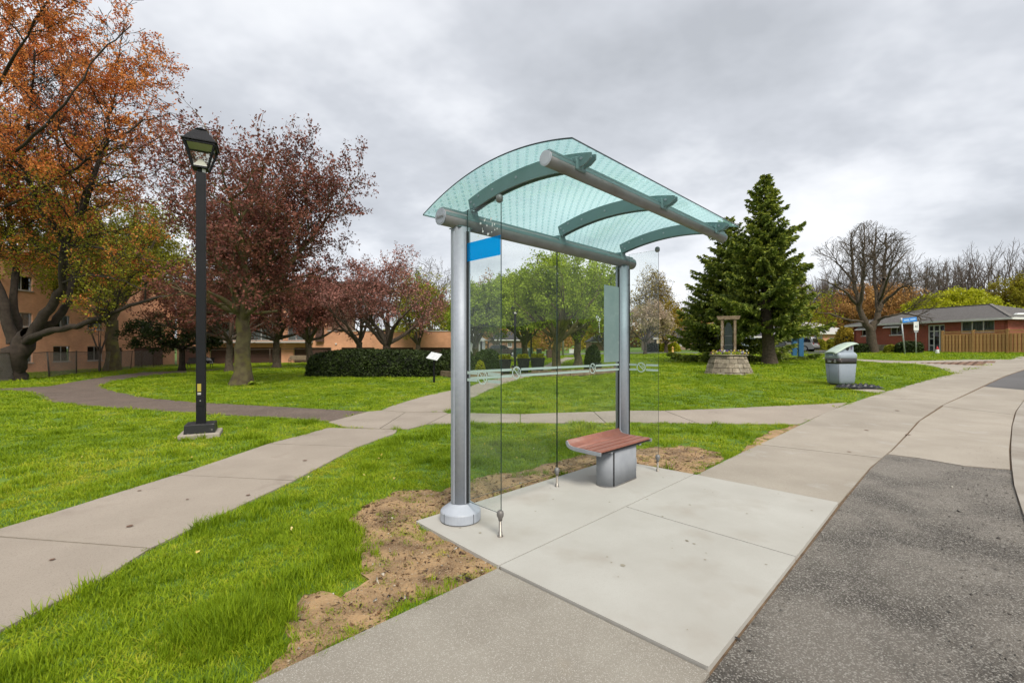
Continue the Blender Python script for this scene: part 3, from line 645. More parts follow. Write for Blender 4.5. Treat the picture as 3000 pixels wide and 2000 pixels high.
# ------------------------------------------------------------------ black park lamp
M_lamp = mat('black_paint', (0.007, 0.0075, 0.009), 0.55, (0.010, 0.010, 0.012), 4, 4, spec=0.25)
M_lamp2 = mat('chipped_black_paint', (0.010, 0.010, 0.011), 0.5, (0.016, 0.016, 0.017), 4, 4, speck=((0.16, 0.15, 0.13), 45, 0.965, 0.985))
M_lglass = glass_mat('lantern_glass', (0.80, 0.80, 0.75), 1.45, film=((0.4, 0.4, 0.35), 0.04), refl=0.5)
M_cream = mat('lantern_inner', (0.55, 0.54, 0.42), 0.6)
M_lab1 = mat('yellow_label', (0.42, 0.33, 0.05), 0.5); M_lab2 = mat('white_label', (0.7, 0.7, 0.68), 0.5)
lx, ly = P(462, 1001)
def park_lamp(name, label, x, y, rz, detail=True, H=4.58):
    T = thing(name, label, 'lamp post', (x, y, gzf(x, y)), rz, 'park lamp posts')
    MB().box((0, 0, .03), (.60, .60, .10)).build('footing', M_walk, T, bevel=.02)
    MB().box((0, 0, .155), (.45, .45, .15), None, .96).build('plinth', M_lamp2, T, bevel=.006)
    MB().box((0, 0, (H + .2) / 2), (.138, .138, H - .2)).build('pole', M_lamp, T, bevel=.008)
    MB().lathe([(.058, H - .01), (.058, H + .10)], 20).build('neck', M_lamp, T)
    z0, z1 = H + .07, H + .47; a, b = .108, .220; L = MB(); L.box((0, 0, z0 + .012), (a * 2.1, a * 2.1, .03))
    for sx in (-1, 1):
        for sy in (-1, 1): L.bar((sx * a, sy * a, z0), (sx * b, sy * b, z1), .028)
    for k in range(4):
        c, s = [(1, 0), (0, 1), (-1, 0), (0, -1)][k]; q = Vector((c, s, 0)); p = Vector((-s, c, 0)); L.bar(q * b - p * b + Vector((0, 0, z1)), q * b + p * b + Vector((0, 0, z1)), .030, .045)
    lan = L.build('lantern', M_lamp, T)
    for k in range(4):
        c, s = [(1, 0), (0, 1), (-1, 0), (0, -1)][k]; q = Vector((c, s, 0)); p = Vector((-s, c, 0))
        MB().add([q * (a - .004) - p * (a - .01) + Vector((0, 0, z0 + .03)), q * (a - .004) + p * (a - .01) + Vector((0, 0, z0 + .03)), q * (b - .006) + p * (b - .012) + Vector((0, 0, z1)), q * (b - .006) - p * (b - .012) + Vector((0, 0, z1))], [(0, 1, 2, 3)]).build('pane', M_lglass, lan)
    MB().box((0, 0, z1 + .022), (.515, .515, .018)).box((0, 0, z1 + .136), (.47, .47, .21), None, .42).lathe([(.070, z1 + .235), (.070, z1 + .262), (.10, z1 + .266), (.09, z1 + .285), (.04, z1 + .31), (.012, z1 + .332)], 18).build('lantern_roof', M_lamp, T)
    MB().box((0, 0, z1 + .004), (.39, .39, .012)).build('ceiling_plate', M_cream, lan)
    MB().box((0, 0, z0 + .105), (.22, .22, .15), None, .12).build('reflector', M_lab2, lan)
    if detail:
        MB().box((-.02, -.0705, .85), (.055, .004, .135)).build('label_plate', M_lab1, T); MB().box((-.02, -.0705, .755), (.05, .004, .012)).box((-.02, -.0705, .735), (.05, .004, .01)).build('label_plate', M_lab2, T)
        hh = MB().box((-.005, -.073, .62), (.115, .010, .16)).build('hatch', M_lamp, T, bevel=.003); MB().box((-.005, -.0795, .625), (.012, .004, .012)).build('lock', M_lab2, hh)
        MB().box((.045, -.040, H + .045), (.06, .006, .07), Matrix.Rotation(.7, 3, 'Z')).build('tag', M_lab2, T)
    return T
park_lamp('park_lamp', 'tall black lamp post with square lantern on the front lawn', lx, ly, R(28))

# ------------------------------------------------------------------ litter bin
M_bin = mat('speckled_grey_plastic', (0.225, 0.26, 0.295), 0.6, (0.20, 0.235, 0.27), 25, 3, 0.25, 150)
M_bin2 = mat('light_grey_plastic', (0.32, 0.37, 0.42), 0.45, (0.29, 0.34, 0.39), 5, 4)
M_lid = mat('pale_green_lid', (0.46, 0.56, 0.47), 0.45, (0.42, 0.51, 0.43), 3, 4)
M_band = mat('dark_band', (0.022, 0.022, 0.026), 0.4, (0.05, 0.035, 0.028), 2.2, 3)
M_wht = mat('white_print', (0.8, 0.8, 0.8), 0.5); M_sky = mat('blue_print', (0.10, 0.27, 0.55), 0.5); M_hole = mat('bin_inside', (0.006, 0.006, 0.007), 0.7)
def rrect(hx, hy, r, n=6):
    o = []
    for cx, cy, a0 in ((hx - r, hy - r, 0), (-hx + r, hy - r, 90), (-hx + r, -hy + r, 180), (hx - r, -hy + r, 270)):
        for k in range(n + 1): a = R(a0 + 90 * k / n); o.append((cx + r * math.cos(a), cy + r * math.sin(a)))
    return o
def loft(mb, loops, smooth=True):
    o = len(mb.v); n = len(loops[0])
    for lp in loops: mb.v += [tuple(p) for p in lp]
    for i in range(len(loops) - 1):
        for k in range(n):
            q = (k + 1) % n; mb.f.append((o + i * n + k, o + i * n + q, o + (i + 1) * n + q, o + (i + 1) * n + k)); mb.sm.append(smooth)
    mb.f.append(tuple(o + k for k in reversed(range(n)))); mb.f.append(tuple(o + (len(loops) - 1) * n + k for k in range(n))); mb.sm += [False, False]
    return mb
bx_, by_ = P(1931, 884); BB = thing('litter_bin', 'grey litter bin with pale green slanted lid beside the sidewalk', 'litter bin', (bx_, by_, gzf(bx_, by_)), R(9))
ring = lambda hx, hy, r, z, dx=0, dy=0: [(x + dx, y + dy, z) for x, y in rrect(hx, hy, r)]
MB().prism(rrect(.30, .24, .08), -.02, .07).build('foot', M_hole, BB)
loft(MB(), [ring(.31, .25, .08, .045), ring(.35, .285, .09, .075), ring(.365, .30, .09, .16), ring(.398, .332, .09, .665)]).build('body', M_bin, BB)
body = [o for o in BB.children if o.name.startswith('body')][0]
loft(MB(), [ring(.400, .334, .09, .667), ring(.410, .344, .09, .83)]).build('band', M_band, BB)
loft(MB(), [ring(.405, .340, .09, .835), ring(.405, .340, .09, .845), ring(.412, .345, .09, .85), ring(.412, .345, .09, .93), ring(.408, .325, .10, .975), ring(.40, .285, .12, 1.01), ring(.385, .235, .10, 1.025)]).build('shoulder', M_bin2, BB)
def lidz(x): return 1.035 + .30 * (1 - ((.46 - x) / .92) ** 1.6) if x < .46 else 1.335
hood = []
for x0, x1 in ((-.36, .34),):
    pts = [(x, lidz(x) - .03) for x in np.linspace(x0, x1, 12)]; poly = pts + [(x1, 1.015), (x0, 1.015)]
    Mx = Matrix(((1, 0, 0), (0, 0, 1), (0, 1, 0))).to_4x4(); MB().prism(poly, -.215, .215, Mx).build('hood', M_bin2, BB)
vs = []; xs_ = np.linspace(-.47, .47, 15); ysl = np.linspace(-1, 1, 9)
for dz in (0, -.022):
    for x in xs_:
        hw = .30 if x > -.3 else .30 - .04 * ((-.3 - x) / .17)
        for yv in ysl: vs.append((x, yv * hw, lidz(min(x, .46)) - .045 * abs(yv) ** 3 + dz - (.015 if x > .44 else 0)))
m_ = MB(); nn = len(xs_) * 9; fs = []
for i in range(14):
    for j in range(8):
        a = i * 9 + j; fs += [(a, a + 9, a + 10, a + 1), (nn + a, nn + a + 1, nn + a + 10, nn + a + 9)]
for i in range(14):
    a = i * 9; fs += [(a, nn + a, nn + a + 9, a + 9), (a + 8, a + 17, nn + a + 17, nn + a + 8)]
for j in range(8): fs += [(j, j + 1, nn + j + 1, nn + j), (126 + j, nn + 126 + j, nn + 127 + j, 127 + j)]
m_.add(vs, fs, True); lid = m_.build('lid', M_lid, BB)
m_ = MB()
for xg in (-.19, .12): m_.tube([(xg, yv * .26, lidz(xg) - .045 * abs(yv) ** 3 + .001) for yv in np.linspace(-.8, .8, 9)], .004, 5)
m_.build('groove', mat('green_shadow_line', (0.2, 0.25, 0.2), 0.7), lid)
MB().tube([(.075, -.212, 1.135), (.075, -.219, 1.135)], .066, 28).build('opening', M_hole, BB); MB().tube([(.075, -.216, 1.135), (.075, -.222, 1.135)], .072, 28, False).build('opening_rim', M_bin, BB)
MB().box((.245, -.216, 1.16), (.07, .004, .13)).build('sticker', mat('worn_sticker', (0.05, 0.12, 0.28), 0.6, (0.25, 0.08, 0.05), 22, 3), BB)
MB().box((-.412, 0, .935), (.006, .50, .13)).build('label_recess', M_bin, BB, bevel=.01)
FX = lambda y, z, x: Matrix.Translation(Vector((x, y, z))) @ Matrix(((0, 0, -1), (-1, 0, 0), (0, 1, 0))).to_4x4()
text_mesh('TORONTO', .044, .001, M_sky, 'city_print', BB, FX(.02, .940, -.4165)); MB().box((-.4165, .02, .895), (.002, .16, .012)).box((-.4165, -.115, .95), (.002, .022, .06)).build('small_print', M_wht, BB)
text_mesh('Litter', .105, .001, M_wht, 'litter_lettering', BB, FX(.075, .745, -.4108), sx=.72)
m_ = MB(); c = Vector((-.4112, -.165, .745))
for k in range(3):
    a0 = R(90 + 120 * k); pts = []
    for j in range(9): a = a0 - R(46) + R(92) * j / 8; rr = .034 * (1 - .18 * math.cos(3 * (a - R(90)) + math.pi)); pts.append(Vector((0, -math.cos(a) * rr, math.sin(a) * rr)))
    for p, q in zip(pts, pts[1:]): m_.add([c + p * .72, c + p * 1.22, c + q * 1.22, c + q * .72], [(0, 1, 2, 3)])
m_.build('recycling_mark', M_wht, BB)
MB().bar((-.372, -.285, .06), (-.4135, -.318, .66), .006).bar((-.372, .10, .06), (-.409, .12, .66), .004).build('door_seam', M_hole, body)
MB().box((-.3, -.348, .745), (.012, .004, .012)).build('keyhole', M_wht, BB)
BB.scale = (.84, .84, 1.03)
# bag and footing slab
M_bag = mat('black_plastic_bag', (0.012, 0.012, 0.014), 0.42, spec=0.45)
gx_, gy_ = P(1972, 893); rg = random.Random(5); vs = []; fs = []; nu, nv = 34, 20
for i in range(nu):
    for j in range(nv):
        u_, v_ = i / (nu - 1) * 2 - 1, j / (nv - 1) * 2 - 1; e_ = max(0, 1 - u_ ** 4) ** .5
        x = u_ * .66; y = v_ * .20 * (.35 + .65 * e_) ; d = max(0, 1 - abs(u_) ** 3) * max(0, 1 - abs(v_) ** 3)
        z = .015 + d * (.065 + .04 * math.sin(9 * u_ + 5 * v_) + .03 * math.sin(17 * u_ - 11 * v_ + 1) + rg.uniform(-.005, .005)); vs.append((x, y + .02 * math.sin(7 * u_), max(.004, z)))
for i in range(nu - 1):
    for j in range(nv - 1): a = i * nv + j; fs.append((a, a + nv, a + nv + 1, a + 1))
o = MB().add(vs, fs, True).build('plastic_bag', M_bag); o.location = (gx_, gy_, gzf(gx_, gy_) + .035); o.rotation_euler = (0, 0, R(-8)); tag(o, 'crumpled black plastic bag lying on the grass by the litter bin', 'plastic bag')
bs = PP((1945, 888), (1995, 889), (2033, 898), (2012, 903), (1958, 896)); o = sheet('bin_slab', bs, M_walk, 0.016, .06, .5); tag(o, 'small concrete slab set in the grass beside the bin', kind='structure'); EXCL.append(bs)

def split_loose(o):
    """every separate piece of a part becomes a part of its own"""
    me = o.data; n = len(me.vertices); lab = np.arange(n)
    ed = np.empty(len(me.edges) * 2, np.int32); me.edges.foreach_get('vertices', ed); ed = ed.reshape(-1, 2)
    while True:
        m = np.minimum(lab[ed[:, 0]], lab[ed[:, 1]]); new = lab.copy(); np.minimum.at(new, ed[:, 0], m); np.minimum.at(new, ed[:, 1], m)
        new = new[new]
        if (new == lab).all(): break
        lab = new
    ids = np.unique(lab)
    if len(ids) < 2: return
    co = np.empty(n * 3); me.vertices.foreach_get('co', co); co = co.reshape(-1, 3)
    polys = [(tuple(p.vertices), p.use_smooth) for p in me.polygons]
    for k, i in enumerate(ids):
        vi = np.where(lab == i)[0]; mp = {int(v): j for j, v in enumerate(vi)}; fs = [(tuple(mp[v] for v in f), s) for f, s in polys if f[0] in mp]
        nm = bpy.data.meshes.new(me.name); nm.from_pydata([tuple(c) for c in co[vi]], [], [f for f, s in fs]); nm.polygons.foreach_set('use_smooth', [s for f, s in fs])
        for m in me.materials: nm.materials.append(m)
        if k == 0: o.data = nm
        else:
            c = o.copy(); c.data = nm; COL.objects.link(c); c.parent = o.parent
def split_named(root, names):
    for o in [c for c in root.children_recursive if c.type == 'MESH' and c.name.split('.')[0] in names]: split_loose(o)
split_named(SH, {'channel', 'gasket', 'saddle', 'bolt', 'screw', 'seam', 'safety_stripe', 'end_cap'})
split_named(BN, {'cross_bar'})
split_named(BB, {'door_seam', 'groove', 'small_print'})
for o in SH.children_recursive:
    if o.name.startswith(('splash', 'no_smoking_mark')) : o['kind'] = 'stuff'

# ------------------------------------------------------------------ plants
from mathutils import noise as mnoise
def leaf_quads(pts, dirs, a, b, rs, jit=0.0, k=1, flat=0.0):
    """k leaves round each point: long half axis a, short half axis b (arrays or numbers); dirs None = random"""
    pts = np.repeat(np.asarray(pts, float), k, 0); n = len(pts)
    if jit: pts = pts + rs.normal(0, jit, (n, 3))
    if dirs is None: d = rs.normal(0, 1, (n, 3)); d[:, 2] *= (1 - flat)
    else: d = np.repeat(np.asarray(dirs, float), k, 0) + rs.normal(0, 0.28, (n, 3))
    d /= np.linalg.norm(d, axis=1, keepdims=True) + 1e-9
    q = rs.normal(0, 1, (n, 3)); q -= d * (q * d).sum(1, keepdims=True); q /= np.linalg.norm(q, axis=1, keepdims=True) + 1e-9
    s = rs.uniform(0.65, 1.3, (n, 1)); A = d * a * s; B = q * b * s
    V = np.stack([pts - A, pts + B - A * 0.1, pts + A, pts - B - A * 0.1], 1).reshape(-1, 3)
    return V, np.arange(n * 4).reshape(-1, 4)
def seg_mesh(p0, p1, r0, r1, n):
    d = p1 - p0; L = np.linalg.norm(d, axis=1, keepdims=True) + 1e-9; d = d / L; p1 = p1 + d * np.minimum(L * .06, .01)
    ref = np.where(np.abs(d[:, 2:3]) < 0.9, [[0, 0, 1.0]], [[1.0, 0, 0]]); u = np.cross(d, ref); u /= np.linalg.norm(u, axis=1, keepdims=True); w = np.cross(d, u)
    V = []
    for p, r in ((p0, r0), (p1, r1)):
        for k in range(n):
            a = 2 * math.pi * k / n; V.append(p + (u * math.cos(a) + w * math.sin(a)) * r[:, None])
    V = np.stack(V, 1).reshape(-1, 3); m = len(p0); base = (np.arange(m) * 2 * n)[:, None]; Q = []
    for k in range(n): q = (k + 1) % n; Q.append(base + np.array([[k, q, n + q, n + k]]))
    return V, np.concatenate(Q, 0)
class Tree:
    def __init__(s, seed, env, spec):
        s.rg = random.Random(seed); s.env = env; s.spec = spec; s.thick = []; s.seg = []; s.leaf = []
    def store(s, pts, rad):
        if rad[0] > 0.045: s.thick.append((pts, rad))
        else:
            for i in range(len(pts) - 1): s.seg.append((*pts[i], *pts[i + 1], rad[i], rad[i + 1]))
    def limb(s, pts, r0, r1, lev):
        n = len(pts); rad = [r0 + (r1 - r0) * i / (n - 1) for i in range(n)]; s.store(pts, rad); s.spawn(pts, rad, lev)
    def spawn(s, pts, rad, lev):
        if lev >= len(s.spec): return
        sp = s.spec[lev]; rg = s.rg; L = sum((b - a).length for a, b in zip(pts, pts[1:])); n = int(L * sp['dens'] + rg.random()); m = len(pts) - 1
        az = rg.uniform(0, 6.28)
        for k in range(n):
            f = sp.get('f0', .2) + (1 - sp.get('f0', .2)) * (k + rg.random()) / max(1, n); x = min(f * m, m - 1e-3); i = int(x); p = pts[i].lerp(pts[i + 1], x - i); d = (pts[i + 1] - pts[i]).normalized()
            az += 2.4 + rg.uniform(-.5, .5); u = d.orthogonal().normalized(); u.rotate(Matrix.Rotation(az, 3, d)); a = R(rg.uniform(*sp['ang']))
            nd = d * math.cos(a) + u * math.sin(a); s.grow(p, nd, rg.uniform(*sp['len']) * (1.15 - .45 * f), min(rad[i] * .62, sp['r'] * rg.uniform(.7, 1.2)), lev)
        if n and lev < len(s.spec):  # the tip goes on
            d = (pts[-1] - pts[-2]).normalized(); s.grow(pts[-1], d, rg.uniform(*sp['len']) * .8, min(rad[-1], sp['r']), lev)
    def grow(s, p, d, L, r, lev):
        sp = s.spec[lev]; rg = s.rg; n = max(2, int(L / sp['seg'])); pts = [p]; rad = [r]; w = sp['wig']
        for i in range(n):
            d = (d + Vector((rg.gauss(0, w), rg.gauss(0, w), rg.gauss(0, w) + sp['up']))).normalized(); q = p + d * (L / n)
            if not s.env(q): break
            p = q; pts.append(p); rad.append(max(sp.get('rmin', .006), r * (1 - .75 * (i + 1) / n)))
        if len(pts) < 2: return
        s.store(pts, rad); s.spawn(pts, rad, lev + 1)
        if 'leaf' in sp:
            for a, b in zip(pts, pts[1:]):
                k = (b - a).length / sp['leaf']; c = int(k) + (rg.random() < k % 1)
                for _ in range(c): s.leaf.append(tuple(a.lerp(b, rg.random())))
    def wood(s, name, bark, parent, org, rough=0.0):
        mb = MB()
        for pts, rad in s.thick:
            n = 12 if rad[0] > .2 else 8 if rad[0] > .1 else 6; mb.tube(pts, rad, n, False)
        Vs = [np.array(mb.v, float).reshape(-1, 3)]; Fs = [np.array(mb.f, np.int32).reshape(-1, 4)]
        if rough and len(Vs[0]):
            V0 = Vs[0]; nz = np.array([mnoise.noise(Vector(v) * 3.1) + .6 * mnoise.noise(Vector((v[0] * 9, v[1] * 9, v[2] * 2.5))) for v in V0]); V0 += nz[:, None] * rough * np.random.RandomState(1).normal(.6, .5, (len(V0), 3))
        if s.seg:
            a = np.array(s.seg); V, Fq = seg_mesh(a[:, :3], a[:, 3:6], a[:, 6], a[:, 7], 3); Fs.append(Fq + len(Vs[0])); Vs.append(V)
        V = np.concatenate(Vs) - np.array(org); return mesh_obj(name, np_mesh(name, V, np.concatenate(Fs), [bark], True), parent)
def ellipsoid(c, r, lump=.3, fr=.45, seed=0):
    c = Vector(c); o = Vector((seed * 7.3, seed * 3.1, seed * 1.7))
    def f(p):
        q = p - c; e = (q.x / r[0]) ** 2 + (q.y / r[1]) ** 2 + (q.z / r[2]) ** 2
        return e < 1 + lump * 2 * mnoise.noise(p * fr + o)
    return f
def fol(name, c1, c2, scale=.8, island=.35, transl=.3, rough=.6):
    return mat(name, c1, rough, c2, scale, 4, island=island, transl=transl, spec=.25, space='World', lo=.38, hi=.62)
M_bark = mat('grey_brown_bark', (0.115, 0.088, 0.06), 0.95, (0.062, 0.045, 0.03), 9, 7, 0.9, 26, space='World')
M_moss = mat('mossy_bark', (0.15, 0.125, 0.055), 0.95, (0.075, 0.052, 0.034), 3.2, 8, 1.0, 22, space='World', stain=((0.17, 0.155, 0.03), 1.4, 0.5, 0.75))
M_dbark = mat('dark_bark', (0.05, 0.036, 0.025), 0.95, (0.026, 0.018, 0.012), 5, 8, 1.0, 18, space='World')
M_twig = mat('bare_twig', (0.115, 0.085, 0.07), 0.95, (0.075, 0.052, 0.042), 4, 4, space='World')
F_or = fol('orange_maple_flowers', (0.80, 0.34, 0.08), (0.52, 0.135, 0.045), 1.0, .45, .42)
F_pu = fol('purple_leaf', (0.275, 0.105, 0.072), (0.15, 0.05, 0.04), .9, .5, .25)
F_pk = fol('pinkish_purple_leaf', (0.40, 0.19, 0.155), (0.25, 0.10, 0.075), .9, .5, .25)
F_yg = fol('yellow_green_leaf', (0.36, 0.34, 0.03), (0.22, 0.235, 0.02), .8, .4, .4)
F_gr = fol('spring_green_leaf', (0.40, 0.50, 0.05), (0.25, 0.34, 0.03), .9, .4, .4)
F_lm = fol('lime_leaf', (0.50, 0.50, 0.018), (0.36, 0.38, 0.014), .7, .3, .4)
F_ol = fol('olive_lime_leaf', (0.34, 0.33, 0.018), (0.20, 0.15, 0.015), .35, .35, .4)
F_oc = fol('ochre_leaf', (0.42, 0.31, 0.035), (0.30, 0.22, 0.025), .6, .35, .4)
F_rb = fol('rust_leaf', (0.46, 0.26, 0.08), (0.33, 0.16, 0.05), .4, .35, .3)
F_bl = fol('pale_blossom', (0.60, 0.46, 0.37), (0.34, 0.29, 0.12), .8, .3, .35)
F_sp = fol('spruce_needles', (0.19, 0.24, 0.034), (0.105, 0.15, 0.025), 1.1, .45, .12)
F_tip = fol('spruce_new_tips', (0.36, 0.39, 0.055), (0.25, 0.29, 0.04), 1.1, .35, .2)
F_yw = fol('yew_leaf', (0.040, 0.060, 0.012), (0.022, 0.036, 0.008), 2.0, .5, .12)
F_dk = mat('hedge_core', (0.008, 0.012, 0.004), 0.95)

def levels(k=1.0, up=(.04, .03, .02, .0), leaf=.12, dens=(1.1, 1.9, 3.2), lens=((2.0, 3.6), (.9, 1.8), (.35, .8)), wig=(.16, .2, .24), ang=((30, 62), (30, 65), (30, 70)), tw=.007, f0=(.25, .2, .15), deep=False):
    sp = [dict(dens=dens[0], len=(lens[0][0] * k, lens[0][1] * k), ang=ang[0], seg=.45 * k, wig=wig[0], up=up[1], r=.06 * k, f0=f0[0]),
          dict(dens=dens[1] / k, len=(lens[1][0] * k, lens[1][1] * k), ang=ang[1], seg=.35 * k, wig=wig[1], up=up[2], r=.024 * k, f0=f0[1], rmin=tw, leaf=leaf * 3),
          dict(dens=dens[2] / k, len=(lens[2][0] * k, lens[2][1] * k), ang=ang[2], seg=.25 * k, wig=wig[2], up=up[3], r=.011 * k, f0=f0[2], rmin=tw, leaf=leaf)]
    return sp
def broad(name, label, px, Y, crown, fork, r, leafm, bark=None, seed=1, k=1.0, depth=None, limbs=7, spread=(20, 62), lf=(.10, .055, 2, .10), lump=.32, group='trees in the park', flare=1.5, lean=0.0, rough=0.0, fr=.45, bushy=False, levs=None, lim_up=.05, flat=0.0, **kw):
    g = at(px, Y); m = Y / F; c = Vector(((crown[0] - CX) / F * Y, Y + (0 if depth is None else 0), up(crown[1], Y))); rx, rz_ = crown[2] * m, crown[3] * m
    env = ellipsoid(c, (rx, depth or rx, rz_), lump, fr, seed); T = Tree(seed, env, levs or levels(k, leaf=lf[0], **kw)); rg = T.rg
    ft = Vector((g.x + lean * m, Y, up(fork, Y))); nseg = 6; pts = []; rad = []
    for i in range(nseg + 1):
        f = i / nseg; p = g.lerp(ft, f); p += Vector((rg.uniform(-1, 1), rg.uniform(-1, 1), 0)) * r * .18 * (0 < i < nseg); p.z -= .08 * (i == 0); pts.append(p); rad.append(r * (1 - .22 * f) * (flare if i == 0 else 1 + (flare - 1) * .22 if i == 1 else 1))
    T.thick.append((pts, rad)); Ln = max(rx, rz_) * 1.15
    for i in range(limbs):
        a = 2 * math.pi * (i + rg.uniform(-.25, .25)) / limbs; th = R(rg.uniform(*spread)) if i else R(8); d = Vector((math.cos(a) * math.sin(th), math.sin(a) * math.sin(th), math.cos(th))); p = pts[-1].copy() if i < limbs * .6 else pts[-2].lerp(pts[-1], rg.random()); lp = [p]; n = 9
        for j in range(n):
            d = (d + Vector((rg.gauss(0, .12), rg.gauss(0, .12), rg.gauss(0, .1) + lim_up))).normalized(); q = p + d * Ln / n
            if j > 2 and not env(q): break
            p = q; lp.append(p)
        if len(lp) > 2: T.limb(lp, r * rg.uniform(.38, .6), r * .1, 0)
    root_ = thing(name, label, 'tree', g, 0, group); T.wood('trunk', bark or M_bark, root_, g, rough)
    if leafm is not None and T.leaf:
        rs = np.random.RandomState(seed); V, Fq = leaf_quads(np.array(T.leaf) - np.array(g), None, lf[1], lf[1] * .55, rs, lf[3], lf[2], flat); mesh_obj('crown', np_mesh('crown', V, Fq, [leafm]), root_)
    return root_

# the big orange maple on the left, its limbs as they stand
Y = 26.0; g = at(22, Y); m = Y / F
def q(px, py, dy=0.0): return Vector(((px - CX) / F * (Y + dy), Y + dy, up(py, Y + dy)))
env = ellipsoid(((20 - CX) / F * Y, Y - .5, up(330, Y)), (11.4, 11.5, 12.8), .2, .35, 3)
T = Tree(31, env, levels(1.15, leaf=.085, dens=(2.0, 3.0, 4.4), wig=(.2, .26, .3), up=(.0, .02, .02, .03), tw=.013, f0=(.10, .12, .1)))
def hand(pts, r0, r1, spawn=True, n=4, jt=1.0):
    pl = []
    for i in range(len(pts) - 1):
        for k in range(n): pl.append(pts[i].lerp(pts[i + 1], k / n) + Vector((T.rg.gauss(0, 1), T.rg.gauss(0, 1), T.rg.gauss(0, 1))) * (.03 + min(r1, .1) * .25) * jt)
    pl.append(pts[-1]); nn = len(pl); rad = [r0 + (r1 - r0) * (i / (nn - 1)) ** .8 for i in range(nn)]; T.thick.append((pl, rad))
    if spawn: T.spawn(pl[nn // 3:], rad[nn // 3:], 0)
b0 = q(20, 884); hand([b0, q(18, 850), q(40, 805), q(70, 768)], .78, .44, False, 4, 1.5)
hand([q(60, 785), q(105, 725), q(140, 660), q(150, 560, -1), q(205, 440, -2), q(250, 300, -2), q(270, 170, -2)], .30, .04); hand([q(66, 780), q(120, 742, .6), q(160, 690, 1), q(168, 600, 2), q(150, 450, 3), q(130, 300, 3), q(150, 150, 3)], .27, .04)
hand([q(40, 790), q(110, 762, -.6), q(180, 748, -1), q(235, 728, -1.4), q(300, 702, -2), q(370, 680, -2.5), q(420, 672, -3)], .23, .03)
hand([q(30, 790), q(15, 720), q(-20, 620), q(-60, 480), q(-40, 300), q(0, 100)], .32, .05); hand([q(45, 770, 1), q(30, 700, 1), q(40, 610, 1.5), q(20, 480, 2), q(60, 330, 1), q(80, 120, 0)], .26, .04)
hand([q(150, 560, -1), q(90, 470, -2), q(60, 400, -3), q(0, 330, -4), q(-80, 280, -4)], .15, .04); hand([q(0, 480), q(120, 420, -3), q(230, 350, -4), q(330, 280, -4), q(390, 260, -4)], .09, .02); hand([q(150, 560, -1), q(230, 570, -2), q(300, 590, -3), q(370, 600, -3)], .07, .02); hand([q(-60, 420), q(60, 330, -5), q(150, 240, -6), q(230, 120, -6), q(300, 60, -6)], .09, .02); hand([q(-60, 300), q(20, 150, -5), q(100, 20, -6), q(160, -80, -6)], .09, .02); hand([q(140, 650, 0), q(200, 630, -2), q(270, 640, -3), q(330, 665, -3)], .06, .02)
MT = thing('maple_tree', 'large spreading maple with orange red flower clusters at the left edge', 'tree', g, 0, 'trees in the park'); T.wood('trunk', M_dbark, MT, g, .05)
lp = np.array(T.leaf); rs = np.random.RandomState(4); keep = np.array([mnoise.noise(Vector(p) * .55) + .5 * mnoise.noise(Vector(p) * 1.7) for p in lp]) > -.03; hz_ = rs.rand(len(lp)) < np.clip((lp[:, 2] - 2.0) / 2.0, .4, 1)
kk = keep & hz_; lowp = rs.rand(len(lp)) < np.clip((12.0 - lp[:, 2]) / 9.0, 0, .62); V, Fq = leaf_quads(lp[kk & ~lowp] - np.array(g), None, .055, .040, rs, .10, 4); mesh_obj('crown', np_mesh('crown', V, Fq, [F_or]), MT); V, Fq = leaf_quads(lp[hz_ & lowp] - np.array(g), None, .055, .034, rs, .12, 3); mesh_obj('young_leaves', np_mesh('young_leaves', V, Fq, [F_yg]), MT)

# dark purple plum tree and its neighbours
broad('purple_plum_tree', 'dark purple leaved tree standing on the lawn right of the lamp post', 555, 20.4, (604, 460, 284, 268), 715, .34, F_pu, M_moss, seed=11, depth=4.8, limbs=11, spread=(22, 84), lf=(.062, .062, 2, .10), up=(.04, .04, .07, .12), lump=.50, fr=.55, flare=1.7, lean=6, rough=.03, lim_up=.03, dens=(1.9, 2.7, 3.8), f0=(.12, .12, .1))
broad('purple_plum_tree', 'small purple leaved tree behind the trunk of the dark purple tree', 527, 33, (480, 688, 140, 96), 780, .26, F_pu, M_bark, seed=12, k=.8, limbs=9, lf=(.10, .075, 5, .14), spread=(25, 82))
broad('purple_plum_tree', 'purple leaved tree in front of the garages, left of the slatted bench', 635, 38, (640, 692, 118, 92), 778, .30, F_pk, M_bark, seed=13, k=.9, limbs=9, lf=(.11, .085, 5, .15), spread=(25, 82))
broad('purple_plum_tree', 'purple leaved tree beside the right end of the slatted bench', 715, 36, (735, 672, 105, 105), 782, .28, F_pu, M_bark, seed=14, k=.9, limbs=9, lf=(.11, .085, 5, .15), spread=(25, 82), lean=-8)
broad('purple_plum_tree', 'pinkish purple tree behind the left half of the long hedge', 826, 31, (822, 688, 95, 108), 785, .24, F_pk, M_bark, seed=15, k=.8, limbs=7, lf=(.10, .07, 3, .12))
broad('purple_plum_tree', 'pinkish brown tree behind the right half of the long hedge', 889, 29, (925, 672, 122, 122), 790, .30, F_pk, M_bark, seed=16, k=.9, limbs=8, lf=(.11, .065, 3, .12), spread=(25, 70))
broad('yellow_green_tree', 'sparse yellow green tree beside the chain link fence', 258, 37, (225, 570, 205, 165), 735, .48, F_yg, M_moss, seed=17, k=1.2, limbs=10, lf=(.10, .10, 3, .16), flare=1.4, spread=(15, 60))
broad('yellow_green_tree', 'yellow green tree behind the purple trees, above the hedge', 960, 48, (955, 690, 95, 100), 790, .3, F_yg, M_bark, seed=18, k=1.1, limbs=7, lf=(.16, .10, 3, .15))
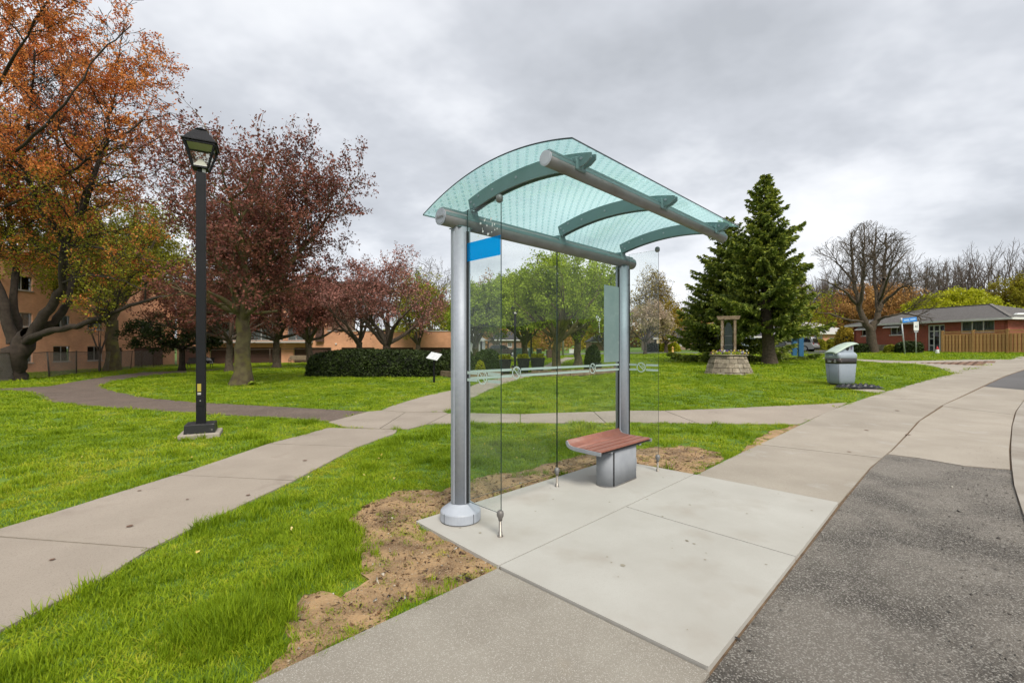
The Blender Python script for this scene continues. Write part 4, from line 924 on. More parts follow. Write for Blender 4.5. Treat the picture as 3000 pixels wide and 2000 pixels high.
broad('bare_tree', 'fine twigged bare tree behind the pinkish brown tree', 992, 58, (988, 660, 62, 108), 780, .25, None, M_twig, seed=19, k=1.2, limbs=7, spread=(10, 40), tw=.016)
broad('green_tree', 'green tree seen just right of the near shelter post', 1092, 40, (1108, 722, 78, 84), 792, .30, F_gr, M_bark, seed=21, k=1.0, limbs=9, lf=(.09, .10, 6, .16))
broad('rust_tree', 'sparse rust brown tree behind the green trees at the shelter', 1096, 62, (1104, 668, 62, 84), 770, .25, F_rb, M_bark, seed=22, k=1.2, limbs=7, lf=(.20, .10, 2, .15))
broad('green_tree', 'green tree behind the planters with a side branch', 1206, 44, (1205, 700, 100, 92), 785, .33, F_gr, M_bark, seed=23, k=1.1, limbs=10, lf=(.10, .105, 6, .17))
broad('green_tree', 'nearest green tree, its trunk in the bed behind the shelter glass', 1279, 23, (1300, 676, 132, 100), 775, .24, F_gr, M_moss, seed=24, k=.75, limbs=11, lf=(.065, .06, 6, .11), spread=(20, 74), lump=.4)
broad('green_tree', 'green tree on the lawn right of the nearest green tree', 1327, 32, (1345, 700, 108, 78), 785, .28, F_gr, M_bark, seed=25, k=.9, limbs=10, lf=(.08, .08, 6, .14))
broad('blossom_tree', 'small tree with pale pink blossom left of the tan house', 1482, 55, (1490, 742, 62, 50), 785, .20, F_bl, M_bark, seed=26, k=1.0, limbs=8, lf=(.13, .11, 3, .16))
broad('half_bare_tree', 'tall half bare tree with sparse yellow leaves behind the blossom tree', 1490, 72, (1488, 682, 58, 82), 760, .3, F_oc, M_twig, seed=27, k=1.3, limbs=8, lf=(.5, .13, 2, .2), spread=(10, 45), tw=.018)
broad('ochre_tree', 'bushy ochre yellow tree beside the tan house', 1530, 64, (1535, 748, 44, 54), 790, .25, F_oc, M_bark, seed=28, k=1.0, limbs=7, lf=(.14, .13, 3, .18))
broad('bare_tree', 'dark bare tree behind the roof of the tan house', 1572, 84, (1572, 722, 46, 58), 780, .3, None, M_twig, seed=29, k=1.4, limbs=6, spread=(10, 45), tw=.02)
broad('rust_tree', 'pale rust tree half hidden behind the left spruce', 1598, 70, (1600, 768, 32, 34), 795, .2, F_rb, M_bark, seed=30, k=1.0, limbs=6, lf=(.16, .13, 3, .18))
broad('yellow_tree', 'yellow green tree leaning out beside the blue posts', 1796, 45, (1866, 722, 72, 84), 790, .22, F_lm, M_bark, seed=32, k=1.0, limbs=8, lf=(.22, .10, 2, .15), lean=28, spread=(15, 60))
broad('rust_tree', 'wide rust orange tree behind the large bare tree', 2000, 74, (2005, 728, 122, 74), 790, .4, F_rb, M_bark, seed=33, k=1.7, limbs=10, lf=(.22, .17, 3, .28), spread=(20, 75))
Y = 40.5; g = at(2007, Y); m = Y / F
env = ellipsoid(((1995 - CX) / F * Y, Y, up(652, Y)), (5.7, 5.2, 5.5), .16, .5, 5)
T = Tree(34, env, levels(.95, up=(.03, .05, .06, .05), dens=(2.3, 3.3, 4.6), lens=((1.5, 3.0), (.8, 1.7), (.4, .9)), wig=(.13, .15, .17), ang=((22, 55), (20, 50), (18, 48)), tw=.011, f0=(.1, .1, .1)))
hand([q(2007, 813), q(2005, 800), q(2001, 775), q(1999, 757)], .44, .34, False, 4, .2)
hand([q(2000, 762), q(1985, 738), q(1973, 705), q(1963, 650, .3), q(1958, 590, .5), q(1955, 545, .5)], .33, .05); hand([q(1975, 712), q(1982, 660, -1), q(1986, 600, -1.5), q(1985, 530, -1.5)], .2, .04); hand([q(1999, 758), q(2013, 735), q(2022, 700), q(2030, 640, .5), q(2033, 580, 1), q(2035, 535, 1)], .33, .05); hand([q(2018, 715), q(2010, 650, 1), q(2008, 580, 1.6), q(2012, 520, 1.6)], .2, .04)
hand([q(1970, 700), q(1940, 668, -1), q(1905, 648, -2), q(1880, 640, -2)], .15, .03); hand([q(1964, 650), q(1930, 610, 1.5), q(1905, 590, 2)], .12, .03); hand([q(2024, 700), q(2055, 668, -1), q(2090, 650, -2), q(2115, 640, -2)], .15, .03); hand([q(2012, 735), q(2050, 722, -1.5), q(2090, 722, -2.2), q(2130, 735, -2.5)], .13, .03); hand([q(2030, 640), q(2065, 600, 1.5), q(2085, 575, 2)], .12, .03); hand([q(1990, 740), q(1945, 735, -1), q(1905, 720, -1.5), q(1875, 715, -1.5)], .12, .03); hand([q(1975, 690), q(1985, 640, 3), q(1975, 590, 4)], .12, .03); hand([q(2020, 690), q(2040, 640, -3), q(2050, 590, -4)], .12, .03)
BT = thing('bare_tree', 'large bare tree in front of the red brick house', 'tree', g, 0, 'trees by the street'); T.wood('trunk', M_bark, BT, g, .02)
broad('lime_tree', 'round bright lime yellow tree rising behind the brick house roof', 2188, 60, (2190, 742, 104, 76), 790, .35, F_lm, M_bark, seed=35, k=1.3, limbs=10, lf=(.11, .14, 4, .18), lump=.22, spread=(20, 75), group='trees by the street')
broad('olive_tree', 'olive yellow tree at the right edge behind the brick house', 2335, 68, (2340, 712, 98, 82), 790, .4, F_ol, M_bark, seed=36, k=1.5, limbs=10, lf=(.13, .15, 4, .22), lump=.28, spread=(20, 75), group='trees by the street')
for i, (px, Yd, cy, rx, ry, mm, lab) in enumerate(((1140, 84, 752, 46, 44, F_rb, 'far rust brown tree above the parked dark car'), (1262, 90, 760, 52, 40, F_rb, 'far rust tree left of the pale utility pole'), (1385, 92, 756, 50, 44, F_oc, 'far ochre tree behind the frosted shelter panel'), (1030, 75, 742, 50, 60, F_yg, 'far green tree behind the near shelter post'), (1700, 86, 770, 60, 34, F_bl, 'far pale blossom tree hidden behind the spruces'), (1905, 88, 742, 50, 54, F_lm, 'far lime tree left of the large bare tree'))):
    broad('far_tree', lab, px, Yd, (px, cy, rx, ry), 795, .3, mm, M_bark, seed=50 + i, k=1.8, limbs=7, lf=(.3, .2, 3, .3), group='far trees')
# evergreen behind the lamp, sapling by the fence
broad('evergreen_tree', 'low dark evergreen tree left of the lamp post', 418, 36, (405, 768, 108, 50), 800, .22, F_yw, M_dbark, seed=41, k=.9, limbs=9, lf=(.07, .09, 5, .14), spread=(40, 85), lim_up=.0, flat=.5)
T = Tree(42, lambda p: True, levels(.6, dens=(1.2, 1.5, 2))); g = at(229, 35.5); tp = at(229, 35.5)
for k in range(6):
    a = R(60 * k + 20); p = g + Vector((0, 0, 1.2)); pl = [g + Vector((0, 0, -.1)), p]
    for j in range(1, 6): pl.append(p + Vector((math.cos(a) * .16 * j, math.sin(a) * .16 * j, .5 * j + .1)))
    T.store(pl, [.10, .06, .045, .035, .025, .016, .010]); T.spawn(pl[3:], [.03] * 4, 1)
o = thing('sapling', 'leafless sapling with upright stems in front of the apartment fence', 'tree', g); T.wood('trunk', M_twig, o, g)

# ------------------------------------------------------------------ spruces
def spruce(label, px, Y, top, skirt, half, seed, base_px=None, asym=0.0, r=.32, droop=-.42):
    rg = random.Random(seed); g = at(base_px or px, Y); m = Y / F; H = up(top, Y); zs = up(skirt, Y); Rm = half * m; ax = Vector(((px - CX) / F * Y, Y, 0))
    fol_c, fol_d, tip_c, tip_d, seg = [], [], [], [], []; T = Tree(seed, None, [])
    axis = lambda z: Vector((g.x + (ax.x - g.x) * min(1, max(0, (z - g.z) / 3.5)), Y, z))
    n = 14; T.thick.append(([axis(g.z - .1 + (H - g.z) * i / n) for i in range(n + 1)], [(r * (1 - i / n) + .015) * (1.35 if i == 0 else 1) for i in range(n + 1)]))
    z = zs
    while z < H - .12:
        f = (z - zs) / (H - zs); L0 = Rm * (1 - f) ** .82 * (1 + .1 * math.sin(z * 2.1 + seed)); nb = 7 if f < .6 else 5; a0 = rg.uniform(0, 6.28)
        for k in range(nb):
            a = a0 + 6.283 * k / nb + rg.uniform(-.3, .3); L = max(.18, L0 * rg.uniform(.52, 1.12) * (1 + asym * math.cos(a))); rise = droop + (.33 - droop) * f; hx = Vector((math.cos(a), math.sin(a), 0)); sd_ = Vector((-math.sin(a), math.cos(a), 0)); o = axis(z); pl = []
            for j in range(7):
                s_ = j / 6; pl.append(o + hx * L * s_ + Vector((0, 0, L * (rise * s_ + (.36 - .2 * f) * s_ * s_))) + sd_ * rg.gauss(0, .02) * L)
            T.store(pl, [max(.008, .035 * L / 2.5 * (1 - j / 7)) for j in range(7)])
            ss = (.088 if Y < 30 else .112) / max(L, .3)
            x = max(.1, .25 - .3 * f)
            while x < 1:
                i = min(5, int(x * 6)); p = pl[i].lerp(pl[i + 1], x * 6 - i); d = (pl[i + 1] - pl[i]).normalized()
                for sg in (-1, 1):
                    tl = min(.95, .12 + .42 * L * (1 - x) ** .7 * rg.uniform(.6, 1.15)); td = (d * .75 + sd_ * sg * rg.uniform(.5, .95) + Vector((0, 0, rg.uniform(-.38, .02)))).normalized(); c = max(2, int(tl / .10))
                    for j in range(c):
                        pp = p + td * tl * (j + .5) / c + Vector((0, 0, -.10 * ((j + .5) / c) ** 2 * tl)); (tip_c if (j == c - 1 and rg.random() < .75) else fol_c).append(tuple(pp)); (tip_d if len(tip_d) < len(tip_c) else fol_d).append(tuple(td))
                        if rg.random() < .45: fol_c.append(tuple(pp + Vector((0, 0, -.07)))); fol_d.append(tuple(td + Vector((0, 0, -.9))))
                x += ss * rg.uniform(.8, 1.2)
            tip_c.append(tuple(pl[-1])); tip_d.append(tuple(d))
        z += (.50 - .22 * f) * rg.uniform(.85, 1.15)
    o = thing('spruce_tree', label, 'tree', g, 0, 'spruces on the lawn'); T.wood('trunk', M_bark, o, g, .02); rs = np.random.RandomState(seed)
    V, Fq = leaf_quads(np.array(fol_c) - np.array(g), np.array(fol_d), .125, .046, rs, .03, 2); mesh_obj('crown', np_mesh('crown', V, Fq, [F_sp]), o)
    V, Fq = leaf_quads(np.array(tip_c) - np.array(g), np.array(tip_d), .10, .042, rs, .02, 3); mesh_obj('new_shoots', np_mesh('new_shoots', V, Fq, [F_tip]), o); return o
spruce('tall dark green spruce with a leaning trunk behind the stone well', 1758, 27.0, 398, 752, 140, 61, 1768, r=.36, droop=-.30)
spruce('second spruce left of the tall one, branches sweeping to the grass', 1672, 33.0, 495, 800, 152, 62, 1664, r=.28)

# ------------------------------------------------------------------ hedges and shrubs
def shrub(name, label, c, r, leafm, n, lf, seed=1, p=2.6, group=None, cat='shrub', rz=0.0, core=.93, twig=True, lump=.1):
    rs = np.random.RandomState(seed); base = Vector((c[0], c[1], gzf(c[0], c[1]))); th = rs.uniform(0, 2 * np.pi, n); u_ = rs.uniform(-.12, 1, n); cz = np.sqrt(np.maximum(0, 1 - u_ ** 2))
    X = np.stack([np.cos(th) * cz, np.sin(th) * cz, u_], 1); nrm = (np.abs(X) ** p).sum(1) ** (-1 / p); lum = np.array([mnoise.noise(Vector(x) * 2.4 + Vector((seed, 0, 0))) + .5 * mnoise.noise(Vector(x) * 6) for x in X]); S_ = X * nrm[:, None] * (1 + lump * lum)[:, None]
    S_ *= np.array([[r[0], r[1], r[2]]]); S_ *= (1 - .10 * rs.rand(n, 1) ** 2); ca, sa = math.cos(rz), math.sin(rz); S_ = np.stack([S_[:, 0] * ca - S_[:, 1] * sa, S_[:, 0] * sa + S_[:, 1] * ca, S_[:, 2]], 1)
    S_[:, 2] = np.maximum(S_[:, 2], .02); o = thing(name, label, cat, base, 0, group)
    V, Fq = leaf_quads(S_, None, lf, lf * .6, rs, lf * .5, 2); mesh_obj('foliage', np_mesh('foliage', V, Fq, [leafm]), o)
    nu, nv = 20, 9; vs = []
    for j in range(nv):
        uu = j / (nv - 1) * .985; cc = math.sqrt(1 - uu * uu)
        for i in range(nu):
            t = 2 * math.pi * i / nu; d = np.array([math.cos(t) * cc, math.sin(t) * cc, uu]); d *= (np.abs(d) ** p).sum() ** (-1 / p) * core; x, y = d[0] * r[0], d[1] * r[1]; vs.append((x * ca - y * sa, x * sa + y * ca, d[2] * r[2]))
    fs = [(j * nu + i, j * nu + (i + 1) % nu, (j + 1) * nu + (i + 1) % nu, (j + 1) * nu + i) for j in range(nv - 1) for i in range(nu)]; MB().add(vs, fs, True).build('dark_core', F_dk, o); return o  # added solid core; its near-black colour stands in for the shrub's dark inside
def shrub_px(name, label, px0, px1, top, Y, depth, leafm, n, lf, **kw):
    m = Y / F; c = at((px0 + px1) / 2, Y); return shrub(name, label, c, ((px1 - px0) / 2 * m, depth, up(top, Y) - c.z), leafm, n, lf, **kw)
a, b = at(724, 26.6), at(1018, 24.4); c = (a + b) / 2
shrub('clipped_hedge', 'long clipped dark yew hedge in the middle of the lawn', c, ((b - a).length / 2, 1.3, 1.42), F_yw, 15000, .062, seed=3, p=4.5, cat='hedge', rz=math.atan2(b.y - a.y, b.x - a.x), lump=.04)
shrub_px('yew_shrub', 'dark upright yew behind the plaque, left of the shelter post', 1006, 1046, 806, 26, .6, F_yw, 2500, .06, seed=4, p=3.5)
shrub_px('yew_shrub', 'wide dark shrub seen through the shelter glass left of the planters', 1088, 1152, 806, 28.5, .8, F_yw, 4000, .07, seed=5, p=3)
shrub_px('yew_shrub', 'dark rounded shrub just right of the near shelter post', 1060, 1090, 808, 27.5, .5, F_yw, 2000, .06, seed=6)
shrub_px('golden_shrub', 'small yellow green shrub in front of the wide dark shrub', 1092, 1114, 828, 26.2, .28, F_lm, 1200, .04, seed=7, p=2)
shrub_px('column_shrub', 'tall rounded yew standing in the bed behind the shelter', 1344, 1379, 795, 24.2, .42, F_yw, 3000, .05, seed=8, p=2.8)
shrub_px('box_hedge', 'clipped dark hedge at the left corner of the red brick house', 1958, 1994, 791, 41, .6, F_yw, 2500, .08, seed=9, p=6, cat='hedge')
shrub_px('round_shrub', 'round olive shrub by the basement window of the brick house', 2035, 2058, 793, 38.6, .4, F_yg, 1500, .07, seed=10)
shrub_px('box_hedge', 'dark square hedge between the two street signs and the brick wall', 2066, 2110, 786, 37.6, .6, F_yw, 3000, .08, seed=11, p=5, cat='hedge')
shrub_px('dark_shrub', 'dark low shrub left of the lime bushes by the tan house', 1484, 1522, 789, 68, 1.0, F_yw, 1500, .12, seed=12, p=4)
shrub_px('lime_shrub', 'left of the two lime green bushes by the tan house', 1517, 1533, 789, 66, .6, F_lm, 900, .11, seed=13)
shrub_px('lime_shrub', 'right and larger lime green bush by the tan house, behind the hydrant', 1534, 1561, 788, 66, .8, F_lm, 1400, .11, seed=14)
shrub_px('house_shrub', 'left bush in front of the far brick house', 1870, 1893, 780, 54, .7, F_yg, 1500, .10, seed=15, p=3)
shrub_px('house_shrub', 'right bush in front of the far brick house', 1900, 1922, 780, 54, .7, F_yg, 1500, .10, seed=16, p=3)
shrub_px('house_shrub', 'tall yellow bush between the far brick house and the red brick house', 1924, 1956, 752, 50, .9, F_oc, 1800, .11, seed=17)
def leafy_plant(label, px, Y, s, seed, leafm):
    rs = np.random.RandomState(seed); g = at(px, Y); mb = MB(); o = thing('leafy_plant', label, 'plant', g)
    for k in range(16):
        a = rs.uniform(0, 6.28); L = s * rs.uniform(.6, 1.1); h = rs.uniform(.5, 1.0); w = s * .22; d = Vector((math.cos(a), math.sin(a), 0)); sd_ = Vector((-d.y, d.x, 0)); pts = [Vector((0, 0, 0)), d * L * .4 + Vector((0, 0, L * .45 * h)), d * L * .8 + Vector((0, 0, L * .5 * h)), d * L + Vector((0, 0, L * .3 * h))]
        MB().add([pts[0], pts[1] + sd_ * w, pts[1] - sd_ * w, pts[2] + sd_ * w * .8, pts[2] - sd_ * w * .8, pts[3]], [(0, 2, 1), (1, 2, 4, 3), (3, 4, 5)], True).build('leaf', leafm, o)
leafy_plant('clump of broad green leaves at the foot of the dark purple tree', 589, 20.2, .42, 1, F_gr); leafy_plant('clump of broad green leaves at the foot of the tall spruce', 1740, 26.6, .42, 2, F_gr)

# ------------------------------------------------------------------ bare wood on the hill
rg = random.Random(77); T = Tree(77, lambda p: True, [dict(dens=.9, len=(2.5, 5), ang=(15, 42), seg=1.0, wig=.12, up=.1, r=.10, f0=.1, rmin=.04), dict(dens=2.4, len=(.9, 2.0), ang=(18, 52), seg=.9, wig=.2, up=.06, r=.04, f0=.1, rmin=.02)])
for i in range(170):
    px = rg.uniform(1830, 2560) if i > 12 else rg.uniform(1780, 1900); Yd = rg.uniform(92, 140); g0 = at(px, Yd); h = rg.uniform(7, 11); pl = [g0]
    for j in range(7): pl.append(pl[-1] + Vector((rg.gauss(0, .25), rg.gauss(0, .25), h / 7)))
    T.thick.append((pl[:3], [.22, .2, .17])); T.limb(pl[1:], .18, .05, 0)
wd = T.wood('bare_wood', M_twig, None, (0, 0, 0)); tag(wd, 'bare grey brown wood on the rise behind the brick house', 'wood', kind='stuff')

# far belt of trees that closes the view between the houses
rs = np.random.RandomState(31)
for nm, lab, mm, spots in (('tree_belt', 'distant belt of spring green trees behind the houses', F_yg, [(1010, 1120), (1170, 1260), (1330, 1420), (1480, 1560), (700, 1000)]), ('tree_belt', 'distant belt of rust coloured trees behind the houses', F_rb, [(1080, 1200), (1240, 1330), (1400, 1480), (1600, 1720)]), ('tree_belt', 'distant belt of ochre trees behind the houses', F_oc, [(1190, 1250), (1300, 1400), (1540, 1640), (1700, 1950)])):
    pts = []
    for a, b in spots:
        for k in range(int((b - a) / 14)):
            px = rs.uniform(a, b); Yd = rs.uniform(118, 150); c = at(px, Yd); rr = rs.uniform(3.0, 5.0); h = rs.uniform(4.5, 7.5); n = 260; d = rs.normal(0, 1, (n, 3)); d /= np.linalg.norm(d, axis=1, keepdims=True); pts.append(np.array([c.x, c.y, c.z + h * .55]) + d * np.array([rr, rr, h * .6]) * rs.uniform(.55, 1.05, (n, 1)))
    V, Fq = leaf_quads(np.concatenate(pts), None, .42, .32, rs, .2, 1); tag(mesh_obj(nm, np_mesh(nm, V, Fq, [mm])), lab, 'trees', kind='stuff')

# ------------------------------------------------------------------ building kit
ZV = Vector((0, 0, 1))
M_orange = brick_mat('orange_brick', (0.74, 0.365, 0.205), (0.66, 0.305, 0.165), (0.56, 0.33, 0.21))
M_red = brick_mat('red_brick', (0.40, 0.085, 0.055), (0.31, 0.062, 0.042), (0.34, 0.15, 0.11))
M_tan = mat('tan_stucco', (0.34, 0.24, 0.185), 0.9, (0.30, 0.21, 0.16), 1.5, 4)
M_white = mat('white_trim', (0.72, 0.71, 0.68), 0.6, (0.62, 0.61, 0.58), 2.5, 4); M_siding = mat('white_siding', (0.66, 0.66, 0.64), 0.7, (0.6, 0.6, 0.58), 1.2, 4)
M_wframe = mat('window_frame_grey', (0.45, 0.43, 0.40), 0.6); M_dframe = mat('dark_frame', (0.06, 0.045, 0.035), 0.6)
M_curt = mat('pale_curtain', (0.55, 0.57, 0.56), 0.9, (0.36, 0.39, 0.39), 9, 2, transl=.2); M_curt2 = mat('teal_curtain', (0.40, 0.47, 0.44), 0.9, (0.26, 0.33, 0.31), 7, 2, transl=.2)
M_room = mat('dark_room', (0.02, 0.018, 0.016), 0.9, (0.05, 0.045, 0.035), 1.0, 3); M_wglass = glass_mat('window_glass', (0.75, 0.78, 0.78), 1.5, refl=1.2)
M_brown = mat('brown_garage_paint', (0.085, 0.042, 0.030), 0.7, (0.07, 0.034, 0.025), 2, 4); M_shing = mat('grey_shingle', (0.135, 0.125, 0.118), 0.95, (0.085, 0.078, 0.074), 9, 3, 0.8, 14, space='World')
M_wood = obj_random(mat('cedar_board', (0.55, 0.31, 0.115), 0.8, (0.46, 0.245, 0.09), 5, 5, 0.2, 40), .22); M_oldw = mat('weathered_timber', (0.26, 0.19, 0.12), 0.9, (0.15, 0.105, 0.065), 7, 7, 0.7, 30, stain=((0.36, 0.31, 0.24), 5, .55, .7))
M_stone = obj_random(mat('grey_fieldstone', (0.33, 0.28, 0.21), 0.95, (0.20, 0.165, 0.12), 6, 8, 0.9, 20, stain=((0.42, 0.38, 0.31), 4, .55, .75)), .22)
class Wall:
    """a wall in its own plane: u metres along, z metres up, d metres outwards"""
    def __init__(s, O, U, Nn, parent): s.O = Vector((O[0], O[1], 0)); s.U = Vector((U[0], U[1], 0)).normalized(); s.N = Vector((Nn[0], Nn[1], 0)).normalized(); s.p = parent; s.inv = parent.matrix_world.inverted() if False else None
    def pt(s, u, z, d=0.0): return s.O + s.U * u + s.N * d + ZV * z - s.p.location
    def box(s, mb, u, z, d):
        M = Matrix((s.U, s.N, ZV)).transposed(); c = s.pt((u[0] + u[1]) / 2, (z[0] + z[1]) / 2, (d[0] + d[1]) / 2); return mb.box(c, (u[1] - u[0], d[1] - d[0], z[1] - z[0]), M)
    def part(s, name, m, boxes, parent=None, bevel=0.0):
        mb = MB(); [s.box(mb, *b) for b in boxes]; return mb.build(name, m, parent or s.p, bevel=bevel)
    def wall(s, name, m, u0, u1, z0, z1, ops, th=.25):
        us = sorted({u0, u1, *[x for o in ops for x in o[:2] if u0 < x < u1]}); zs = sorted({z0, z1, *[x for o in ops for x in o[2:4] if z0 < x < z1]}); mb = MB()
        solid = {}
        for i in range(len(us) - 1):
            for j in range(len(zs) - 1):
                cu, cz = (us[i] + us[i + 1]) / 2, (zs[j] + zs[j + 1]) / 2; solid[i, j] = not any(o[0] < cu < o[1] and o[2] < cz < o[3] for o in ops)
        for (i, j), k in solid.items():
            if not k: continue
            a, b, c, d = us[i], us[i + 1], zs[j], zs[j + 1]; f = [s.pt(a, c), s.pt(b, c), s.pt(b, d), s.pt(a, d)]; g = [s.pt(a, c, -th), s.pt(b, c, -th), s.pt(b, d, -th), s.pt(a, d, -th)]; o = len(mb.v); mb.v += [tuple(v) for v in f + g]; fl = s.U.cross(ZV).dot(s.N) > 0
            def face(*q): mb.f.append(tuple(o + x for x in (q if fl else q[::-1]))); mb.sm.append(False)
            face(0, 1, 2, 3)
            for (di, dj), q in {(-1, 0): (0, 3, 7, 4), (1, 0): (1, 5, 6, 2), (0, -1): (0, 4, 5, 1), (0, 1): (3, 2, 6, 7)}.items():
                if not solid.get((i + di, j + dj), False): face(*q)
        return wall_uv(mb.build(name, m, s.p))
    def window(s, u0, u1, z0, z1, n=2, fm=None, sill=True, curtain=None, room=True, fw=.05, inset=.09, name='window', hbar=None):
        fm = fm or M_wframe; w = s.part(name, fm, [((u0, u0 + fw), (z0, z1), (-inset - .04, -inset)), ((u1 - fw, u1), (z0, z1), (-inset - .04, -inset)), ((u0 + fw, u1 - fw), (z0, z0 + fw), (-inset - .04, -inset)), ((u0 + fw, u1 - fw), (z1 - fw, z1), (-inset - .04, -inset))])
        e = [u0 + (u1 - u0) * k / n for k in range(n + 1)]
        for k in range(1, n): s.part('mullion', fm, [((e[k] - fw * .45, e[k] + fw * .45), (z0 + fw, z1 - fw), (-inset - .038, -inset - .002))], w)
        for h in hbar or (): s.part('transom', fm, [((u0 + fw, u1 - fw), (h - fw * .4, h + fw * .4), (-inset - .036, -inset - .004))], w)
        for k in range(n): s.part('pane', M_wglass, [((e[k] + .01, e[k + 1] - .01), (z0 + .02, z1 - .02), (-inset - .024, -inset - .018))], w)
        if sill: s.part('sill', M_white if fm is M_white else M_wframe, [((u0 - .06, u1 + .06), (z0 - .07, z0 - .002), (-.1, .05))], w)
        if curtain:
            for a, b in curtain[1:]:
                mb = MB(); ua, ub = u0 + (u1 - u0) * a, u0 + (u1 - u0) * b; n_ = max(4, int((ub - ua) / .06)); vs = []
                for i in range(n_ + 1):
                    u_ = ua + (ub - ua) * i / n_; d = -.24 + .025 * math.sin(i * 1.9); vs += [s.pt(u_, z0 + .03, d), s.pt(u_, z1 - .03, d)]
                mb.add(vs, [(2 * i, 2 * i + 2, 2 * i + 3, 2 * i + 1) for i in range(n_)], True).build('curtain', curtain[0], w)
        if room: s.part('room', M_room, [((u0 - .3, u1 + .3), (z0 - .2, z1 + .2), (-.62, -.6))], w)
        return w

# ------------------------------------------------------------------ orange brick apartment building
AP = thing('apartment_building', 'orange brick apartment building with brown garages behind the trees at left', 'building', (-37.5, 45, -.45))
wl = Wall((-37.5, 0), (0, 1), (1, 0), AP); ops = []
low = [(28.0, 29.5), (31.05, 32.5), (34.1, 35.6), (37.2, 38.65), (40.2, 41.7)]
for a, b in low: ops += [(a, b, .40, 1.68), (a, b, 3.16, 4.24), (a, b, 5.95, 7.05)]
ops += [(42.75, 43.75, -.7, 1.55), (45.2, 49.2, -.7, 1.6), (46, 47.5, 3.16, 4.24)]
wl.wall('wall', M_orange, 24, 50.6, -.9, 8.6, ops)
for k, (a, b) in enumerate(low):
    wl.window(a, b, .40, 1.68, 2, curtain=(M_curt, (.52, .98)) if k == 2 else None); wl.window(a, b, 3.16, 4.24, 2, curtain=(M_curt, (.02, .25), (.5, .97))); wl.window(a, b, 5.95, 7.05, 2, curtain=(M_curt, (.02, .5)))
wl.window(46, 47.5, 3.16, 4.24, 2, curtain=(M_curt, (.02, .5)))
d = wl.part('door', M_brown, [((42.80, 43.70), (-.45, 1.5), (-.14, -.08))]); wl.part('door_frame', M_dframe, [((42.75, 42.80), (-.45, 1.55), (-.16, -.02)), ((43.70, 43.75), (-.45, 1.55), (-.16, -.02)), ((42.80, 43.70), (1.5, 1.55), (-.16, -.02))]); wl.part('door_glass', M_room, [((42.95, 43.45), (.75, 1.38), (-.078, -.07))], d); wl.part('notice', M_lab2, [((43.05, 43.2), (1.0, 1.2), (-.068, -.066))], d); wl.part('notice', M_lab2, [((43.25, 43.5), (.3, .5), (-.078, -.074))], d); wl.part('handle', M_lab2, [((43.58, 43.62), (.0, .35), (-.078, -.05))], d)
def garage(w, u0, u1, z0, z1, n=4):
    g = w.part('garage_door', M_dframe, [((u0, u1), (z0, z1), (-.30, -.26))])
    for k in range(n): h = (z1 - z0) / n; w.part('door_panel', M_brown, [((u0 + .02, u1 - .02), (z0 + k * h + .012, z0 + (k + 1) * h - .012), (-.26, -.225))], g, bevel=.008)
garage(wl, 45.2, 49.2, -.6, 1.6)
wr = Wall((0, 50.6), (1, 0), (0, -1), AP); X = lambda px: (px - CX) / F * 50.6; gar = [(407, 470), (480, 560), (572, 646), (674, 761), (784, 860), (881, 949), (964, 1035)]
ops = [(X(a), X(b), -.7, 1.56) for a, b in gar]; bal = [(X(478), X(560)), (X(572), X(650)), (X(660), X(715))]
ops2 = [(a, b, 2.35, 4.4) for a, b in bal] + [(a, b, 5.15, 7.0) for a, b in bal]
wr.wall('wall', M_orange, -37.25, X(752), -.9, 8.6, [o for o in ops if o[0] < X(752)] + [o for o in ops2]); wr.wall('wall', M_orange, X(752), X(1042), -.9, 3.35, [o for o in ops if o[1] > X(752)])
wr.part('wall', M_orange, [((X(752) - .25, X(752)), (3.35, 8.6), (-9, -.002))]); wr.part('coping', M_wframe, [((X(752) + .01, X(1042) + .1), (3.352, 3.45), (-.35, .06))]); wr.part('wall', M_orange, [((X(1042) - .25, X(1042) - .01), (-.9, 3.3), (-8, -.252))])
for a, b in gar: garage(wr, X(a), X(b), -.55, 1.56)
for a, b in bal:
    for z in (2.2, 5.0):
        s_ = wr.part('balcony', M_wframe, [((a - .2, b + .2), (z - .12, z + .06), (-.2, 1.1))]); wr.window(a, b, z + .15, z + (2.2 if z < 3 else 2.0), 3, M_white, sill=False, curtain=(M_curt, (.0, .6)), inset=.16)
        r_ = wr.part('railing', M_dframe, [((a - .18, b + .18), (z + .98, z + 1.03), (1.02, 1.06)), ((a - .18, b + .18), (z + .10, z + .14), (1.02, 1.06))], s_)
        n = int((b - a) / .14)
        for k in range(n + 1): u_ = a - .16 + (b - a + .32) * k / n; wr.part('baluster', M_dframe, [((u_ - .011, u_ + .011), (z + .14, z + .98), (1.03, 1.05))], s_)
wr.part('screen', M_brown, [((X(728), X(745)), (2.2, 3.9), (.02, .4))]); wr.part('wall_lamp', M_lab2, [((X(771), X(774)), (1.9, 2.05), (.0, .14))])
MB().box((-5.8, 0, 9.15), (12, 36, .3)).build('roof', M_shing, AP); MB().box((14.5, 9.2, 9.15), (16.6, 8.2, .28)).build('roof', M_shing, AP); MB().box((24.3, 10, 3.76), (14, 7.6, .1)).build('roof', M_shing, AP)

